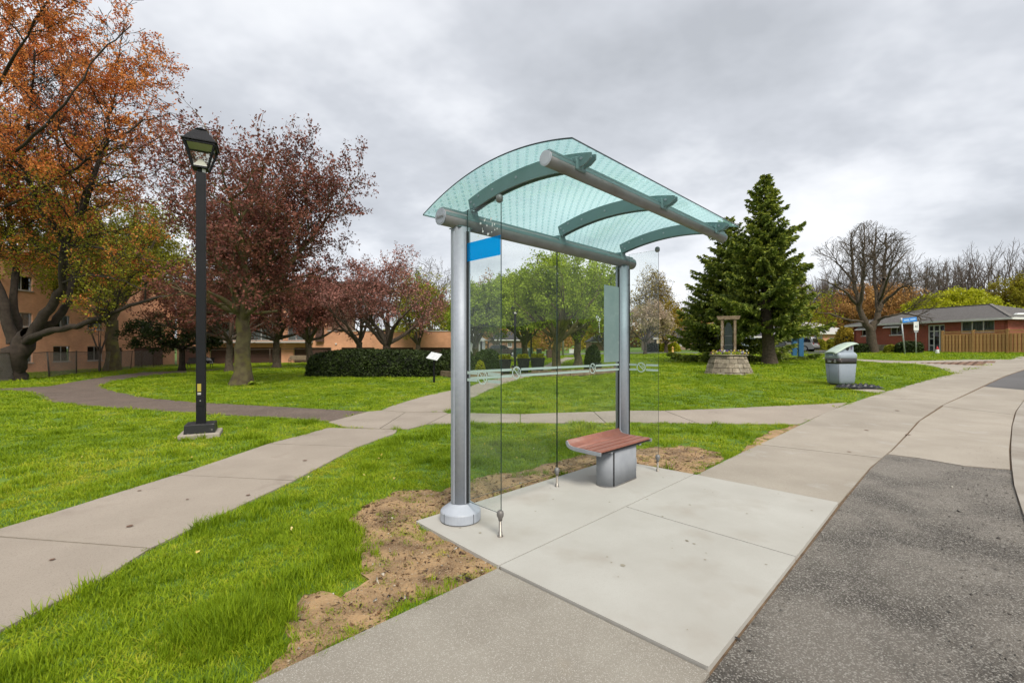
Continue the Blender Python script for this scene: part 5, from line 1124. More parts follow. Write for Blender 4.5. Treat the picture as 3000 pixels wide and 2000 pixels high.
# ------------------------------------------------------------------ chain link fence
M_link = mat('galvanised_wire', (0.20, 0.185, 0.165), 0.6, metal=.5); M_rust = mat('rusty_post', (0.065, 0.042, 0.03), 0.85, (0.11, 0.085, 0.065), 8, 5)
fp_ = [(P(-60, 884), 0), (P(50.6, 872), 0), (P(114, 867), 5), (P(175.5, 858), 0), (P(230, 853.5), 0), (P(263, 851), -3), (P(300, 847), -5), (P(326, 845), 0), (P(352, 843), 0), (at(420, 42.5).xy[:], 0), (at(520, 46).xy[:], 0), (at(620, 47.5).xy[:], 0), (at(760, 48).xy[:], 0)]
CF = thing('chain_link_fence', 'rusty chain link fence along the driveway of the orange building', 'fence', (*fp_[1][0], gzf(*fp_[1][0]))); HF = 1.62; o0 = CF.location
for i, ((x, y), ln) in enumerate(fp_):
    z = gzf(x, y); b_ = Vector((x, y, z - .1)) - o0; t_ = Vector((x - ln * .03, y, z + HF + (.06 if i % 2 else 0))) - o0; MB().tube([b_, t_], .045 if i < 5 else .03, 8).build('post', M_rust, CF)
for i in range(len(fp_) - 1):
    (x0, y0), l0 = fp_[i]; (x1, y1), l1 = fp_[i + 1]; a = Vector((x0, y0, gzf(x0, y0))) - o0; b = Vector((x1, y1, gzf(x1, y1))) - o0; L = (b - a).length
    MB().tube([a + Vector((0, 0, HF - .02)), a.lerp(b, .5) + Vector((0, 0, HF - .05)), b + Vector((0, 0, HF - .02))], .020, 6).build('top_rail', M_rust, CF)
    if i > 8: continue
    st = .075; n = int((L + HF) / st); p0, p1 = [], []
    for sg in (1, -1):
        for k in range(n):
            s0 = k * st - (HF if sg > 0 else 0); s1 = s0 + HF * sg if sg > 0 else s0 - HF; za, zb = 0.0, HF - .05
            ua, ub = (s0, s0 + HF) if sg > 0 else (s0, s0 - HF); ca, cb_ = ua, ub
            f0, f1 = 0.0, 1.0; du = ub - ua
            for lim, side in ((0, 0), (L, 1)):
                fx = (lim - ua) / du
                if (du > 0) == (side == 0): f0 = max(f0, fx)
                else: f1 = min(f1, fx)
            if f1 - f0 < .02: continue
            for f, lst in ((f0, p0), (f1, p1)): u_ = ua + du * f; lst.append(tuple(a.lerp(b, u_ / L) + Vector((0, 0, .03 + (HF - .08) * f))))
    p0 = np.array(p0); p1 = np.array(p1); r_ = np.full(len(p0), .0042); V, Fq = seg_mesh(p0, p1, r_, r_, 3); w_ = mesh_obj('wire_mesh', np_mesh('wire_mesh', V, Fq, [M_link]), CF); w_['kind'] = 'stuff'

# ------------------------------------------------------------------ red brick bungalow
C0 = Vector((35.3, 47.0)); HU = Vector((.215, -.977)); HN = Vector((-.977, -.215)); HG = 1.10
HB = thing('brick_bungalow', 'red brick bungalow with grey hip roof behind the wooden fence at right', 'house', (C0.x, C0.y, HG)); wh = Wall(C0, HU, HN, HB)
def sp_(px): k = (px - CX) / F; return (47 * k - 35.3) / (.215 + .977 * k)
def zp(py, s): return up(py, 47 - .977 * s)
wA = (sp_(1979), sp_(2003)); wB = (sp_(2044.6), sp_(2073)); dr = (sp_(2130.5), sp_(2170)); wC = (sp_(2206), sp_(2284)); bw_ = (sp_(2049), sp_(2073)); EV = 3.80
zA = (zp(771, 1.3), zp(757, 1.3)); zB = (zp(769, 3.9), zp(752, 3.9)); zC = (zp(765, 9.8), zp(736.6, 9.8)); zD = (HG - .02, 3.55)
HL = 12.45
wh.wall('wall', M_red, 0, HL, HG - .3, EV, [(*wA, *zA), (*wB, *zB), (*dr, *zD), (*wC, *zC), (*bw_, HG + .12, HG + .62)])
ws_ = Wall(C0 + HU * HL, -HN, HU, HB); ws_.wall('wall', M_red, 0, 8.5, HG - .3, EV, []); wn = Wall(C0, -HN, -HU, HB); wn.wall('wall', M_red, 0, 8.5, HG - .3, EV, [])
wh.window(*wA, *zA, 2, M_white); wh.window(*wB, *zB, 2, M_white); wh.window(*bw_, HG + .12, HG + .62, 2, M_white); wh.window(*wC, *zC, 3, M_white, sill=False, curtain=(M_curt2, (.0, 1.0)), fw=.08)
en = wh.window(*dr, *zD, 3, M_white, sill=False, fw=.10, name='entrance', hbar=(2.98,)); du = dr[1] - dr[0]
wh.part('door', mat('oxblood_door', (0.06, 0.022, 0.016), 0.6), [((dr[0] + du * .40, dr[0] + du * .64), (HG, 2.9), (-.22, -.18))], en)
for z in (1.75, 2.35): wh.part('side_light_bar', M_white, [((dr[0] + .1, dr[0] + du * .32), (z - .03, z + .03), (-.13, -.085))], en)
for (a, b), z1 in ((wA, zA[1]), (wB, zB[1])):                     # slatted awnings
    aw = None
    for k in range(9):
        u0 = a - .25 + (b - a + .35) * k / 9; u1 = u0 + (b - a + .35) / 9 * .93; mb = MB(); P0, P1, P2, P3 = wh.pt(u0, z1 + .32, .03), wh.pt(u1, z1 + .32, .03), wh.pt(u1, z1 - .02, .62), wh.pt(u0, z1 - .02, .62); dn = Vector((0, 0, -.02))
        mb.add([P0, P1, P2, P3, P0 + dn, P1 + dn, P2 + dn, P3 + dn], [(0, 1, 2, 3), (7, 6, 5, 4), (0, 4, 5, 1), (1, 5, 6, 2), (2, 6, 7, 3), (3, 7, 4, 0)]); o = mb.build('slat' if aw else 'awning', M_white, aw or HB); aw = aw or o
rg = random.Random(9); u_ = sp_(2006)                                # stone facing
for row in range(4):
    u_ = sp_(2006) + (row % 2) * .15
    while u_ < sp_(2049) - .1:
        L = rg.uniform(.25, .5); wh.part('stone', M_stone, [((u_, min(u_ + L, sp_(2049))), (HG - .05 + row * .2, HG + .14 + row * .2), (.002, .05 + rg.uniform(0, .03)))]); u_ += L + .012
ov = .55; rp = lambda s, d, z: wh.pt(s, z, d); e0, e1, e2, e3 = rp(-ov, ov, EV + .05), rp(HL + ov, ov, EV + .05), rp(HL + ov, -8.5 - ov, EV + .05), rp(-ov, -8.5 - ov, EV + .05); r0, r1 = rp(3.4, -4.2, 5.28), rp(HL - 3.6, -4.2, 5.28)
rf = MB().add([e0, e1, e2, e3, r0, r1], [(0, 1, 5, 4), (1, 2, 5), (2, 3, 4, 5), (3, 0, 4), (3, 2, 1, 0)]).build('roof', M_shing, HB)
for a, b in ((e0, e1), (e1, e2), (e3, e0)): MB().bar(a + Vector((0, 0, -.08)), b + Vector((0, 0, -.08)), .05, .17).build('fascia', M_white, rf)
for a, b in ((e0, r0), (e1, r1), (r0, r1)): MB().bar(a + Vector((0, 0, .03)), b + Vector((0, 0, .03)), .22, .05).build('ridge_cap', mat('ridge_shingle', (0.19, 0.175, 0.16), 0.95, (0.13, 0.12, 0.11), 6, 4), rf)
vp = rp(HL - 4.4, -5.2, 5.2); MB().box(vp, (.7, .5, .18), None, .7).build('roof_vent', M_wframe, rf)

# wooden fence
A_ = Vector((34.5, 36.5)); B_ = Vector((36.0, 32.0)); FU = (B_ - A_).normalized(); FN = Vector((FU.y, -FU.x)); FN = FN if FN.x < 0 else -FN
WF = thing('wooden_fence', 'golden cedar board fence with lattice top in front of the brick bungalow', 'fence', (A_.x, A_.y, gzf(*A_))); wf = Wall(A_, FU, FN, WF); gl = lambda u: gzf(*(A_ + FU * u)); bm = MB().box((0, 0, .0), (.125, .02, 1.36)).build('board', M_wood, WF); bme = bm.data; bpy.data.objects.remove(bm); ang = math.atan2(FU.y, FU.x)
u_ = .12; k = 0
while u_ < 10.5:
    p_ = wf.pt(u_, gl(u_) + .74, .035 if k % 2 == 0 else -.06); o = mesh_obj('board', bme, WF, p_, ang); u_ += .105; k += 1
for i in range(6):
    u_ = i * 1.95; z = gl(u_); po_ = wf.part('post', M_wood, [((u_ - .06, u_ + .06), (z - .1, z + 1.74), (-.06, .06))]); wf.part('post_cap', M_wood, [((u_ - .08, u_ + .08), (z + 1.742, z + 1.78), (-.08, .08))], po_)
    if i < 5:
        for zz_ in (.12, 1.42, 1.68): wf.part('rail', M_wood, [((u_ + .06, u_ + 1.89), (z + zz_ - .03, z + zz_ + .03), (-.02, .02))])
        lp_ = MB(); n = 26
        for kk in range(n):
            for sg in (-1, 1): x0 = u_ + .08 + 1.8 * kk / n; lp_.bar(wf.pt(x0, z + 1.45, .006 * sg), wf.pt(min(u_ + 1.88, max(u_ + .07, x0 + sg * .2)), z + 1.65, .006 * sg), .018, .008)
        lp_.build('lattice_panel', M_wood, WF)['kind'] = 'stuff'

# ------------------------------------------------------------------ far houses
def house(label, px0, px1, Y, eave, depth, wm, roofm, wins, base=None, ridge=1.8, ov=.4, name='far_house', band=None, skew=0.0, rz=1.0):
    a = at(px0, Y); b = at(px1, Y + skew); U = (b - a).xy.normalized(); Nn = Vector((U.y, -U.x)); g = min(a.z, b.z); o = thing(name, label, 'house', a, 0, 'houses across the street'); w = Wall(a.xy, U, Nn, o); L = (b - a).xy.length; ze = up(eave, Y)
    U_ = lambda px: (px - px0) / (px1 - px0) * L; ops = [(U_(p0), U_(p1), up(y1, Y), up(y0, Y)) for p0, p1, y0, y1, n, fm in wins]
    w.wall('wall', wm, 0, L, g - .4, ze, ops); ws = Wall(a.xy, -Nn, -U, o); ws.wall('wall', wm, 0, depth, g - .4, ze, []); we = Wall(b.xy, -Nn, U, o); we.wall('wall', wm, 0, depth, g - .4, ze, [])
    for op, wi in zip(ops, wins): w.window(*op, wi[4], wi[5], curtain=(M_curt, (.0, .3), (.7, 1)), fw=.09)
    q = [w.pt(-ov, ze, ov), w.pt(L + ov, ze, ov), w.pt(L + ov, ze, -depth - ov), w.pt(-ov, ze, -depth - ov)]; r0, r1 = w.pt(depth * .3 * rz, ze + ridge, -depth / 2), w.pt(L - depth * .3 * rz, ze + ridge, -depth / 2)
    rf = MB().add([*q, r0, r1], [(0, 1, 5, 4), (1, 2, 5), (2, 3, 4, 5), (3, 0, 4), (3, 2, 1, 0)]).build('roof', roofm, o); MB().bar(q[0] + Vector((0, 0, -.1)), q[1] + Vector((0, 0, -.1)), .06, .2).build('fascia', M_white, rf)
    if band: w.part('brick_band', band[0], [((.01, L - .01), (up(band[2], Y), up(band[1], Y)), (.002, .06))])
    return o, w, U_
M_dshing = mat('dark_shingle', (0.06, 0.055, 0.065), 0.95, (0.04, 0.036, 0.042), 6, 3); M_bband = brick_mat('brown_brick', (0.27, 0.135, 0.085), (0.20, 0.10, 0.065), (0.3, 0.22, 0.17))
house('tan stucco house with a white triple window behind the hydrant', 1504, 1625, 78, 776.5, 8, M_tan, M_dshing, [(1549, 1569, 778.5, 794, 3, M_white), (1590, 1606, 779, 794, 2, M_white)], ridge=2.4, band=(M_bband, 795.5, 803))
house('white house seen between the near shelter post and the glass', 1052, 1107, 68, 780, 8, M_siding, M_wframe, [(1086, 1094, 790, 800, 1, M_white)], ridge=1.8)
house('far orange brick house with a white upper wall behind the silver car', 1846, 1958, 60, 764, 8, M_orange, M_wframe, [(1870, 1890, 768, 795, 2, M_white), (1905, 1922, 775, 790, 2, M_white)], ridge=1.6)
house('far white house behind the grey car between the spruce trunks', 1650, 1845, 66, 772, 8, M_siding, M_dshing, [(1700, 1715, 782, 797, 2, M_white), (1797, 1832, 778, 805, 4, M_brown)], ridge=1.8)
house('pale far house beyond the picket fence', 1360, 1440, 96, 784, 8, M_bband, M_dshing, [(1384, 1394, 788, 798, 2, M_white), (1404, 1412, 788, 798, 2, M_white)], ridge=2.2)
house('brown far house behind the parked dark car', 1120, 1200, 100, 780, 8, M_bband, M_dshing, [(1140, 1150, 786, 797, 2, M_white), (1166, 1176, 786, 797, 2, M_white)], ridge=2.0)

# ------------------------------------------------------------------ cars
M_tyre = mat('tyre', (0.014, 0.014, 0.015), 0.85); M_rim = mat('alloy_rim', (0.55, 0.56, 0.58), 0.35, metal=.6); M_cglass = mat('car_glass', (0.018, 0.022, 0.026), 0.08, spec=.8); M_red_l = mat('tail_lamp', (0.35, 0.012, 0.01), 0.3); M_head = mat('head_lamp', (0.7, 0.72, 0.74), 0.2)
def car(label, loc, rz, col, cname, scale=1.0):
    paint = mat(cname, col, 0.35, metal=.35, coat=.6); T = thing('parked_car', label, 'car', loc, rz, 'parked cars'); L, Wd, H = 4.5 * scale, 1.84 * scale, 1.66 * scale
    low = [(-.50, .20), (-.495, .38), (-.47, .52), (-.44, .58), (.18, .60), (.34, .565), (.455, .50), (.495, .40), (.50, .24), (.47, .17), (-.47, .17)]
    def sec(prof, hw, z_in=lambda z: 1.0):
        mb = MB(); n = len(prof); vs = []
        for s in (-1, -.86, .86, 1):
            for x, z in prof:
                zz = z * H; kx = 1.0 if abs(s) < .9 else .985; vs.append((x * L * kx, s * hw * Wd / 2 * z_in(z), zz if abs(s) < .9 else zz * .985 + .01))
        mb.v += vs; f = []
        for j in range(3):
            for i in range(n): q = (i + 1) % n; mb.f.append((j * n + i, j * n + q, (j + 1) * n + q, (j + 1) * n + i)); mb.sm.append(True)
        mb.f.append(tuple(reversed(range(n)))); mb.f.append(tuple(3 * n + i for i in range(n))); mb.sm += [False, False]; return mb
    bd = sec(low, 1.0).build('body', paint, T); cab = [(-.475, .56), (-.44, .86), (-.38, .965), (-.10, 1.0), (.06, .965), (.235, .585)]; sec(cab, .86).build('cabin', paint, T)
    for s in (-1, 1):
        sw_ = [(-.425, .61), (-.40, .83), (-.35, .90), (-.10, .925), (.045, .90), (.185, .615)]; y = s * (.43 * Wd * 1.0 + .004)
        pts = [(x * L, y * (1.0 if True else 1), z * H) for x, z in sw_]; MB().add(pts + [(x, y - s * .02, z) for x, y, z in pts], [tuple(range(6)) if s < 0 else tuple(reversed(range(6)))]).build('side_window', M_cglass, T); MB().box((-.14 * L, y + s * .002, .76 * H), (.05, .012, .30 * H)).build('pillar', paint, T)
        MB().box((-.472 * L, s * .40 * Wd, .50 * H), (.06, .22, .14 * H)).build('tail_light', M_red_l, T); MB().box((.465 * L, s * .38 * Wd, .455 * H), (.10, .30, .07 * H)).build('headlight', M_head, T); MB().box((.10 * L, s * .53 * Wd, .63 * H), (.16, .16, .11)).build('mirror', paint, T, bevel=.03)
        for x in (-.30, .315):
            c = Vector((x * L, s * (Wd / 2 - .09), .335 * scale)); wv = MB().tube([c - Vector((0, .11 * s, 0)), c + Vector((0, .10 * s, 0))], .335 * scale, 20).build('wheel', M_tyre, T); MB().tube([c + Vector((0, .095 * s, 0)), c + Vector((0, .112 * s, 0))], .215 * scale, 10).build('rim', M_rim, wv); MB().tube([c + Vector((0, .04 * s, 0)), c + Vector((0, .088 * s, 0))], .385 * scale, 20).build('wheel_arch', M_tyre, T)
    def slab(x0, z0, x1, z1, hw, nm, m): MB().add([(x0 * L, -hw, z0 * H), (x0 * L, hw, z0 * H), (x1 * L, hw * .88, z1 * H), (x1 * L, -hw * .88, z1 * H)], [(0, 1, 2, 3)]).build(nm, m, T)
    slab(.228, .605, .075, .945, .40 * Wd, 'windscreen', M_cglass); slab(-.4775, .60, -.446, .86, .38 * Wd, 'rear_window', M_cglass); MB().box((-.499 * L, 0, .43 * H), (.02, .42, .10)).build('number_plate', M_wht, T); MB().box((-.498 * L, 0, .22 * H), (.04, Wd * .9, .10 * H)).box((.498 * L, 0, .22 * H), (.04, Wd * .9, .10 * H)).build('bumper', M_tyre, T); split_named(T, {'bumper'}); return T
car('silver sport utility car parked on the driveway behind the blue posts', at(1824, 50.5), R(128), (0.48, 0.49, 0.50), 'silver_car_paint'); car('dark grey car parked behind the trunk of the tall spruce', at(1748, 47.5), R(160), (0.10, 0.105, 0.115), 'grey_car_paint'); car('dark car parked on the far street left of the green cabinet', at(1156, 72.5), R(3), (0.07, 0.06, 0.06), 'dark_car_paint', 1.05); car('pale blue and white car seen behind the stone well', at(1722, 46), R(20), (0.42, 0.52, 0.58), 'pale_car_paint')

# ------------------------------------------------------------------ stone well planter
wx, wy = 9.75, 20.5; WL = thing('stone_planter', 'round grey stone planter like a well on the lawn before the spruces', 'planter', (wx, wy, gzf(wx, wy) - .02)); rg = random.Random(21); hs = [.10, .20, .20, .19, .15]; z = 0.0
octp = lambda t, r: (lambda i, f: Vector((math.cos(R(22.5 + 45 * i)) * (1 - f) + math.cos(R(22.5 + 45 * (i + 1))) * f, math.sin(R(22.5 + 45 * i)) * (1 - f) + math.sin(R(22.5 + 45 * (i + 1))) * f, 0)) * r)(int(t // 1), t % 1)
for row, h in enumerate(hs + [.055]):
    n = 15 if row < 5 else 11; cut = sorted((8 * (k + rg.uniform(-.2, .2) + row * .5) / n) % 8 for k in range(n)); cap = row == 5
    for k in range(n):
        t0, t1 = cut[k], cut[(k + 1) % n]; t1 = t1 if t1 > t0 else t1 + 8; g_ = .008; rr0 = (1.02 - .30 * z / .84) if not cap else .80; rr1 = (1.02 - .30 * (z + h) / .84) if not cap else .80; j = rg.uniform(-.012, .022); corner = [math.ceil(t0 + 1e-6) + i for i in range(3) if math.ceil(t0 + 1e-6) + i < t1]
        ts = [t0 + g_] + [c_ for c_ in corner] + [t1 - g_]; lo = [octp(t % 8, rr0 + j) for t in ts]; hi = [octp(t % 8, rr1 + j + rg.uniform(-.008, .008)) for t in ts]; il = [octp(t % 8, rr0 - .22) for t in ts]; ih = [octp(t % 8, rr1 - .22) for t in ts]; m_ = len(ts); zz0, zz1 = z + .006, z + h - .006; vs = [v + ZV * zz0 for v in lo] + [v + ZV * (zz1 + rg.uniform(-.004, .004)) for v in hi] + [v + ZV * zz0 for v in il] + [v + ZV * zz1 for v in ih]; fs = []
        for i in range(m_ - 1): fs += [(i, i + 1, m_ + i + 1, m_ + i), (m_ + i, m_ + i + 1, 3 * m_ + i + 1, 3 * m_ + i), (2 * m_ + i + 1, 2 * m_ + i, 3 * m_ + i, 3 * m_ + i + 1), (i + 1, i, 2 * m_ + i, 2 * m_ + i + 1)]
        fs += [(0, m_, 3 * m_, 2 * m_), (m_ - 1, 3 * m_ - 1, 4 * m_ - 1, 2 * m_ - 1)]; MB().add(vs, fs).build('stone', M_stone, WL, bevel=.012, seg=1)
    z += h
MB().lathe([(.80, .0), (.60, .80)], 8).build('core', M_stone, WL); MB().lathe([(.62, .80), (.60, .84)], 16).build('soil', M_soil, WL)
FRM = thing('timber_arch', 'weathered timber arch standing on the stone planter', 'arch', (wx, wy, gzf(wx, wy) + .80), R(-24)); FRM.scale = (.74, .9, 1.0); z1 = 1.62
for x in (-.36, .36): MB().box((x, -.05, z1 / 2), (.13, .10, z1)).build('post', M_oldw, FRM, bevel=.006); MB().box((x + (.05 if x < 0 else -.05), .06, z1 / 2), (.12, .10, z1)).build('post', M_oldw, FRM, bevel=.006)
MB().prism([(-.66, .10), (-.58, -.06), (.58, -.06), (.66, .10)], -.13, .13, Matrix(((1, 0, 0, 0), (0, 0, 1, 0), (0, 1, 0, z1 + .07), (0, 0, 0, 1)))).build('lintel', M_oldw, FRM, bevel=.008)
bell = [(-.20, .05), (-.235, .35), (-.20, .62), (-.24, .95), (-.20, 1.22), (-.11, 1.40), (0, 1.47), (.11, 1.40), (.20, 1.22), (.24, .95), (.20, .62), (.235, .35), (.20, .05)]
bo = MB().prism(bell, -.02, .02, Matrix(((1, 0, 0, 0), (0, 0, 1, 0), (0, 1, 0, .05), (0, 0, 0, 1)))).build('arched_board', mat('dark_green_paint', (0.008, 0.017, 0.014), 0.6, (0.012, 0.024, 0.02), 3, 3), FRM)
for zz_ in (.45, .88, 1.25): MB().box((-.25, .0, zz_), (.14, .06, .04)).build('bracket', M_dframe, FRM)
for zz_ in (.5, .9): MB().box((0, -.023, zz_), (.40, .004, .012)).build('strap', M_alud, bo)
rs = np.random.RandomState(3); FLW = thing('planter_flowers', 'white yellow and purple pansies growing in the stone planter', 'flowers', (wx, wy, gzf(wx, wy) + .80)); pp = np.stack([rs.uniform(-.62, .62, 900), rs.uniform(-.62, .62, 900), rs.uniform(.0, .17, 900)], 1); pp = pp[np.hypot(pp[:, 0], pp[:, 1]) < .66]; V, Fq = leaf_quads(pp, None, .045, .026, rs, .01, 2); o = mesh_obj('leaves', np_mesh('leaves', V, Fq, [F_gr]), FLW); o['kind'] = 'stuff'
for nm, c_, n in (('white_bloom', (.8, .8, .76), 40), ('yellow_bloom', (.75, .62, .10), 34), ('purple_bloom', (.20, .12, .42), 22), ('pink_bloom', (.6, .25, .35), 14)):
    pq = np.stack([rs.uniform(-.64, .64, n), rs.uniform(-.64, .5, n), rs.uniform(.08, .26, n)], 1); V, Fq = leaf_quads(pq, None, .038, .036, rs, .01, 4); o = mesh_obj(nm, np_mesh(nm, V, Fq, [mat(nm, c_, .6, transl=.3)]), FLW); o['kind'] = 'stuff'

# ------------------------------------------------------------------ smaller things in the park
def planter(label, px0, px1, Y, seed):
    g = at((px0 + px1) / 2, Y); w = (px1 - px0) * Y / F; T = thing('tub_planter', label, 'planter', g, R(4), 'tapered planters by the path'); h = .78; m_ = mat('dark_grey_tub', (0.025, 0.025, 0.026), 0.6, (0.035, 0.035, 0.036), 4, 4)
    MB().box((0, 0, h / 2), (w * .70, w * .70, h), None, 1.40).build('tub', m_, T, bevel=.01); MB().box((0, 0, h + .015), (w * 1.0, w * 1.0, .05)).build('rim', m_, T, bevel=.008); MB().box((0, 0, h + .032), (w * .88, w * .88, .02)).build('soil', M_soil, T)
    rs = np.random.RandomState(seed); n = 170; pp = np.stack([rs.uniform(-.42, .42, n) * w, rs.uniform(-.42, .42, n) * w, rs.uniform(.03, .24, n) + h], 1); V, Fq = leaf_quads(pp, np.tile([[0, 0, 1.0]], (n, 1)), .085, .04, rs, .02, 2); mesh_obj('seedlings', np_mesh('seedlings', V, Fq, [F_lm]), T)['kind'] = 'stuff'
planter('left of the three dark tapered planters seen through the shelter', 1146, 1174, 25.6, 1); planter('middle of the three dark tapered planters seen through the shelter', 1188, 1216, 26.2, 2); planter('right of the three dark tapered planters seen through the shelter', 1219, 1250, 26.6, 3)
l1 = at(1183, 30.5); park_lamp('park_lamp', 'black lamp post behind the three planters, left of the other far lamp', l1.x, l1.y, R(12), False, 3.6); l2 = at(1220, 44); park_lamp('park_lamp', 'farther black lamp post beside the green cabinet', l2.x, l2.y, R(12), False, 3.9)
def kerb_beam(label, pts, m=None):
    T = thing('timber_edging', label, 'edging', (pts[0].x, pts[0].y, pts[0].z))
    for a, b in zip(pts, pts[1:]):
        d = (b - a); d.z = 0; n = d.normalized()
        for k in range(2): MB().bar(a + ZV * (.09 + .145 * k) - T.location + n * .004, b + ZV * (.09 + .145 * k) - T.location - n * .004, .14, .14).build('timber', M_oldw, T, bevel=.008)
bed = [at(1222, 22.6), at(1262, 22.0), at(1310, 21.9), at(1360, 22.3), at(1420, 23.4), at(1432, 24.6), at(1412, 25.8), at(1340, 26.0), at(1262, 25.4), at(1226, 24.2)]
kerb_beam('curved timber edging of the bed round the nearest green tree', bed[:7]); bp_ = [tuple(p.xy) for p in bed]; M_mulch = mat('bark_mulch', (0.13, 0.062, 0.035), 0.95, (0.07, 0.036, 0.02), 7, 6, 0.9, 25, space='World'); o = sheet('planting_bed', bp_, M_mulch, .10, .12, .5, uneven=.015); tag(o, 'brown mulched bed behind the shelter', kind='structure'); EXCL.append(bp_)
bed2 = [at(1150, 23.2), at(1118, 23.0), at(1060, 22.6), at(1000, 24.5), at(1000, 29), at(1140, 29.5), at(1156, 25)]; kerb_beam('low timber edging left of the planters', bed2[:4]); bq = [tuple(p.xy) for p in bed2]; o = sheet('planting_bed', bq, M_mulch, .08, .1, .6, uneven=.015); tag(o, 'mulched bed with dark shrubs left of the planters', kind='structure'); EXCL.append(bq)
g = at(997, 20.0); PL = thing('plaque_stand', 'white tilted information plaque on a black post in front of the hedge', 'sign', g, R(-20)); MB().box((0, 0, .5), (.07, .07, 1.02)).build('post', M_lamp, PL); pl_ = MB().box((0, 0, 1.16), (.62, .025, .42), Matrix.Rotation(R(-48), 3, 'X') @ Matrix.Rotation(R(14), 3, 'Y')).build('panel', mat('plaque_face', (0.72, 0.72, 0.72), 0.4, (0.52, 0.53, 0.54), 14, 5), PL, bevel=.012)
M_bslat = obj_random(mat('pale_bench_slat', (0.40, 0.31, 0.19), 0.8, (0.31, 0.235, 0.145), 6, 4), .1); M_iron = mat('black_iron', (0.015, 0.015, 0.016), 0.5)
def park_bench(label, px, Y, rz, sm, w=1.85):
    g = at(px, Y); T = thing('park_bench', label, 'bench', g, rz, 'park benches under the trees')
    for k in range(4): MB().box((0, -.05 - .115 * k, .44 + .012 * (k == 0)), (w, .10, .035)).build('slat', sm, T)
    for k in range(4): MB().box((0, .06 + .028 * k, .56 + .105 * k), (w, .032, .092), Matrix.Rotation(R(-14), 3, 'X')).build('back_slat', sm, T)
    for sx in (-1, 1):
        x = sx * (w / 2 - .14); MB().tube([(x, -.48, 0), (x, -.42, .18), (x, -.44, .40), (x, .02, .41), (x, .08, .50), (x, .18, .92)], .026, 6).tube([(x, .16, 0), (x, .06, .16), (x, .02, .41)], .026, 6).tube([(x, -.44, .40), (x, -.49, .56), (x, -.40, .65), (x, .02, .64), (x, .10, .62)], .024, 6).build('end_frame', M_iron, T)
park_bench('black bench under the purple trees just right of the lamp post', 462, 39.5, R(14), M_iron, 2.0); park_bench('pale slatted park bench in front of the garages', 692, 45.0, R(4), M_bslat, 2.3)
rg = random.Random(2); vs = []; nu, nv = 14, 10
for i in range(nu):
    for j in range(nv): u_, v_ = i / (nu - 1) * 2 - 1, j / (nv - 1) * 2 - 1; d_ = max(0, 1 - u_ ** 2) * max(0, 1 - v_ ** 2); vs.append((u_ * .42, v_ * .26, d_ ** .5 * .55 + rg.uniform(-.05, .05)))
gb = at(474, 39.1); o = MB().add(vs, [(i * nv + j, (i + 1) * nv + j, (i + 1) * nv + j + 1, i * nv + j + 1) for i in range(nu - 1) for j in range(nv - 1)], True).build('cloth_bundle', mat('black_and_white_cloth', (0.62, 0.6, 0.63), 0.8, (0.02, 0.02, 0.025), 4.5, 2, lo=.47, hi=.53)); o.location = gb + ZV * .46; tag(o, 'black and white bundle of cloth lying on the black bench', 'bundle')

# street furniture
def tube_sign(name, label, base, top, rad, m, cat='sign'):
    T = thing(name, label, cat, base); MB().tube([(0, 0, -.1), top], rad, 10).build('pole', m, T); return T
M_galv = mat('galvanised_pole', (0.42, 0.44, 0.44), 0.5, (0.33, 0.35, 0.36), 5, 4, metal=.4); M_sblue = mat('street_sign_blue', (0.02, 0.20, 0.62), 0.45, (0.03, 0.24, 0.68), 3, 3); M_spale = mat('faded_lettering', (0.35, 0.55, 0.8), 0.5)
g = at(2079, 35.0); tz = up(731, 35) - g.z; tx_ = (2070 - 2079) * 35 / F; T = tube_sign('street_name_sign', 'leaning pole with a blue street name blade before the brick house', g, (tx_, 0, tz), .05, M_galv)
bl = MB().box((tx_ + .62, -.02, tz - .12), (1.12, .03, .33), Matrix.Rotation(R(-7), 3, 'Y')).build('blade', M_sblue, T, bevel=.02); MB().tube([(tx_, 0, tz - .35), (tx_, 0, tz + .05)], .075, 10).build('bracket', M_galv, T)
for k, (x0, wd_) in enumerate(((.18, .40), (.66, .42))): MB().box((tx_ + x0 + wd_ / 2, -.037, tz - .10 + (x0 + wd_ / 2 - .62) * .12), (wd_, .004, .10), Matrix.Rotation(R(-7), 3, 'Y')).build('lettering', M_spale, bl)
MB().box((tx_ + .55, -.037, tz - .235), (.20, .004, .035), Matrix.Rotation(R(-7), 3, 'Y')).build('lettering', M_spale, bl)
g = at(2104, 34.6); tz = up(739, 34.6) - g.z; T = tube_sign('speed_sign', 'white maximum forty speed limit sign on a grey pole', g, (-.03, 0, tz), .04, M_galv); pn = MB().box((-.03, -.05, tz - .32), (.38, .012, .64)).build('panel', mat('sign_white', (0.78, 0.78, 0.76), 0.5), T, bevel=.01); Mx = Matrix.Translation(Vector((-.03, -.058, tz - .36))) @ Matrix.Rotation(R(90), 4, 'X'); M_blk = mat('sign_black', (0.015, 0.015, 0.015), 0.5); text_mesh('40', .30, .001, M_blk, 'numerals', pn, Mx, sx=.85); text_mesh('MAXIMUM', .062, .001, M_blk, 'lettering', pn, Matrix.Translation(Vector((-.03, -.058, tz - .12))) @ Matrix.Rotation(R(90), 4, 'X')); MB().box((-.03, -.045, tz - .73), (.30, .01, .14)).build('tab', M_galv, T)
M_bpost = mat('blue_post_paint', (0.012, 0.085, 0.19), 0.5, (0.015, 0.10, 0.22), 3, 4); BPN = thing('park_sign', 'pair of blue posts carrying a dark glazed park sign beside the spruce', 'sign', at(1831, 36)); o0 = BPN.location
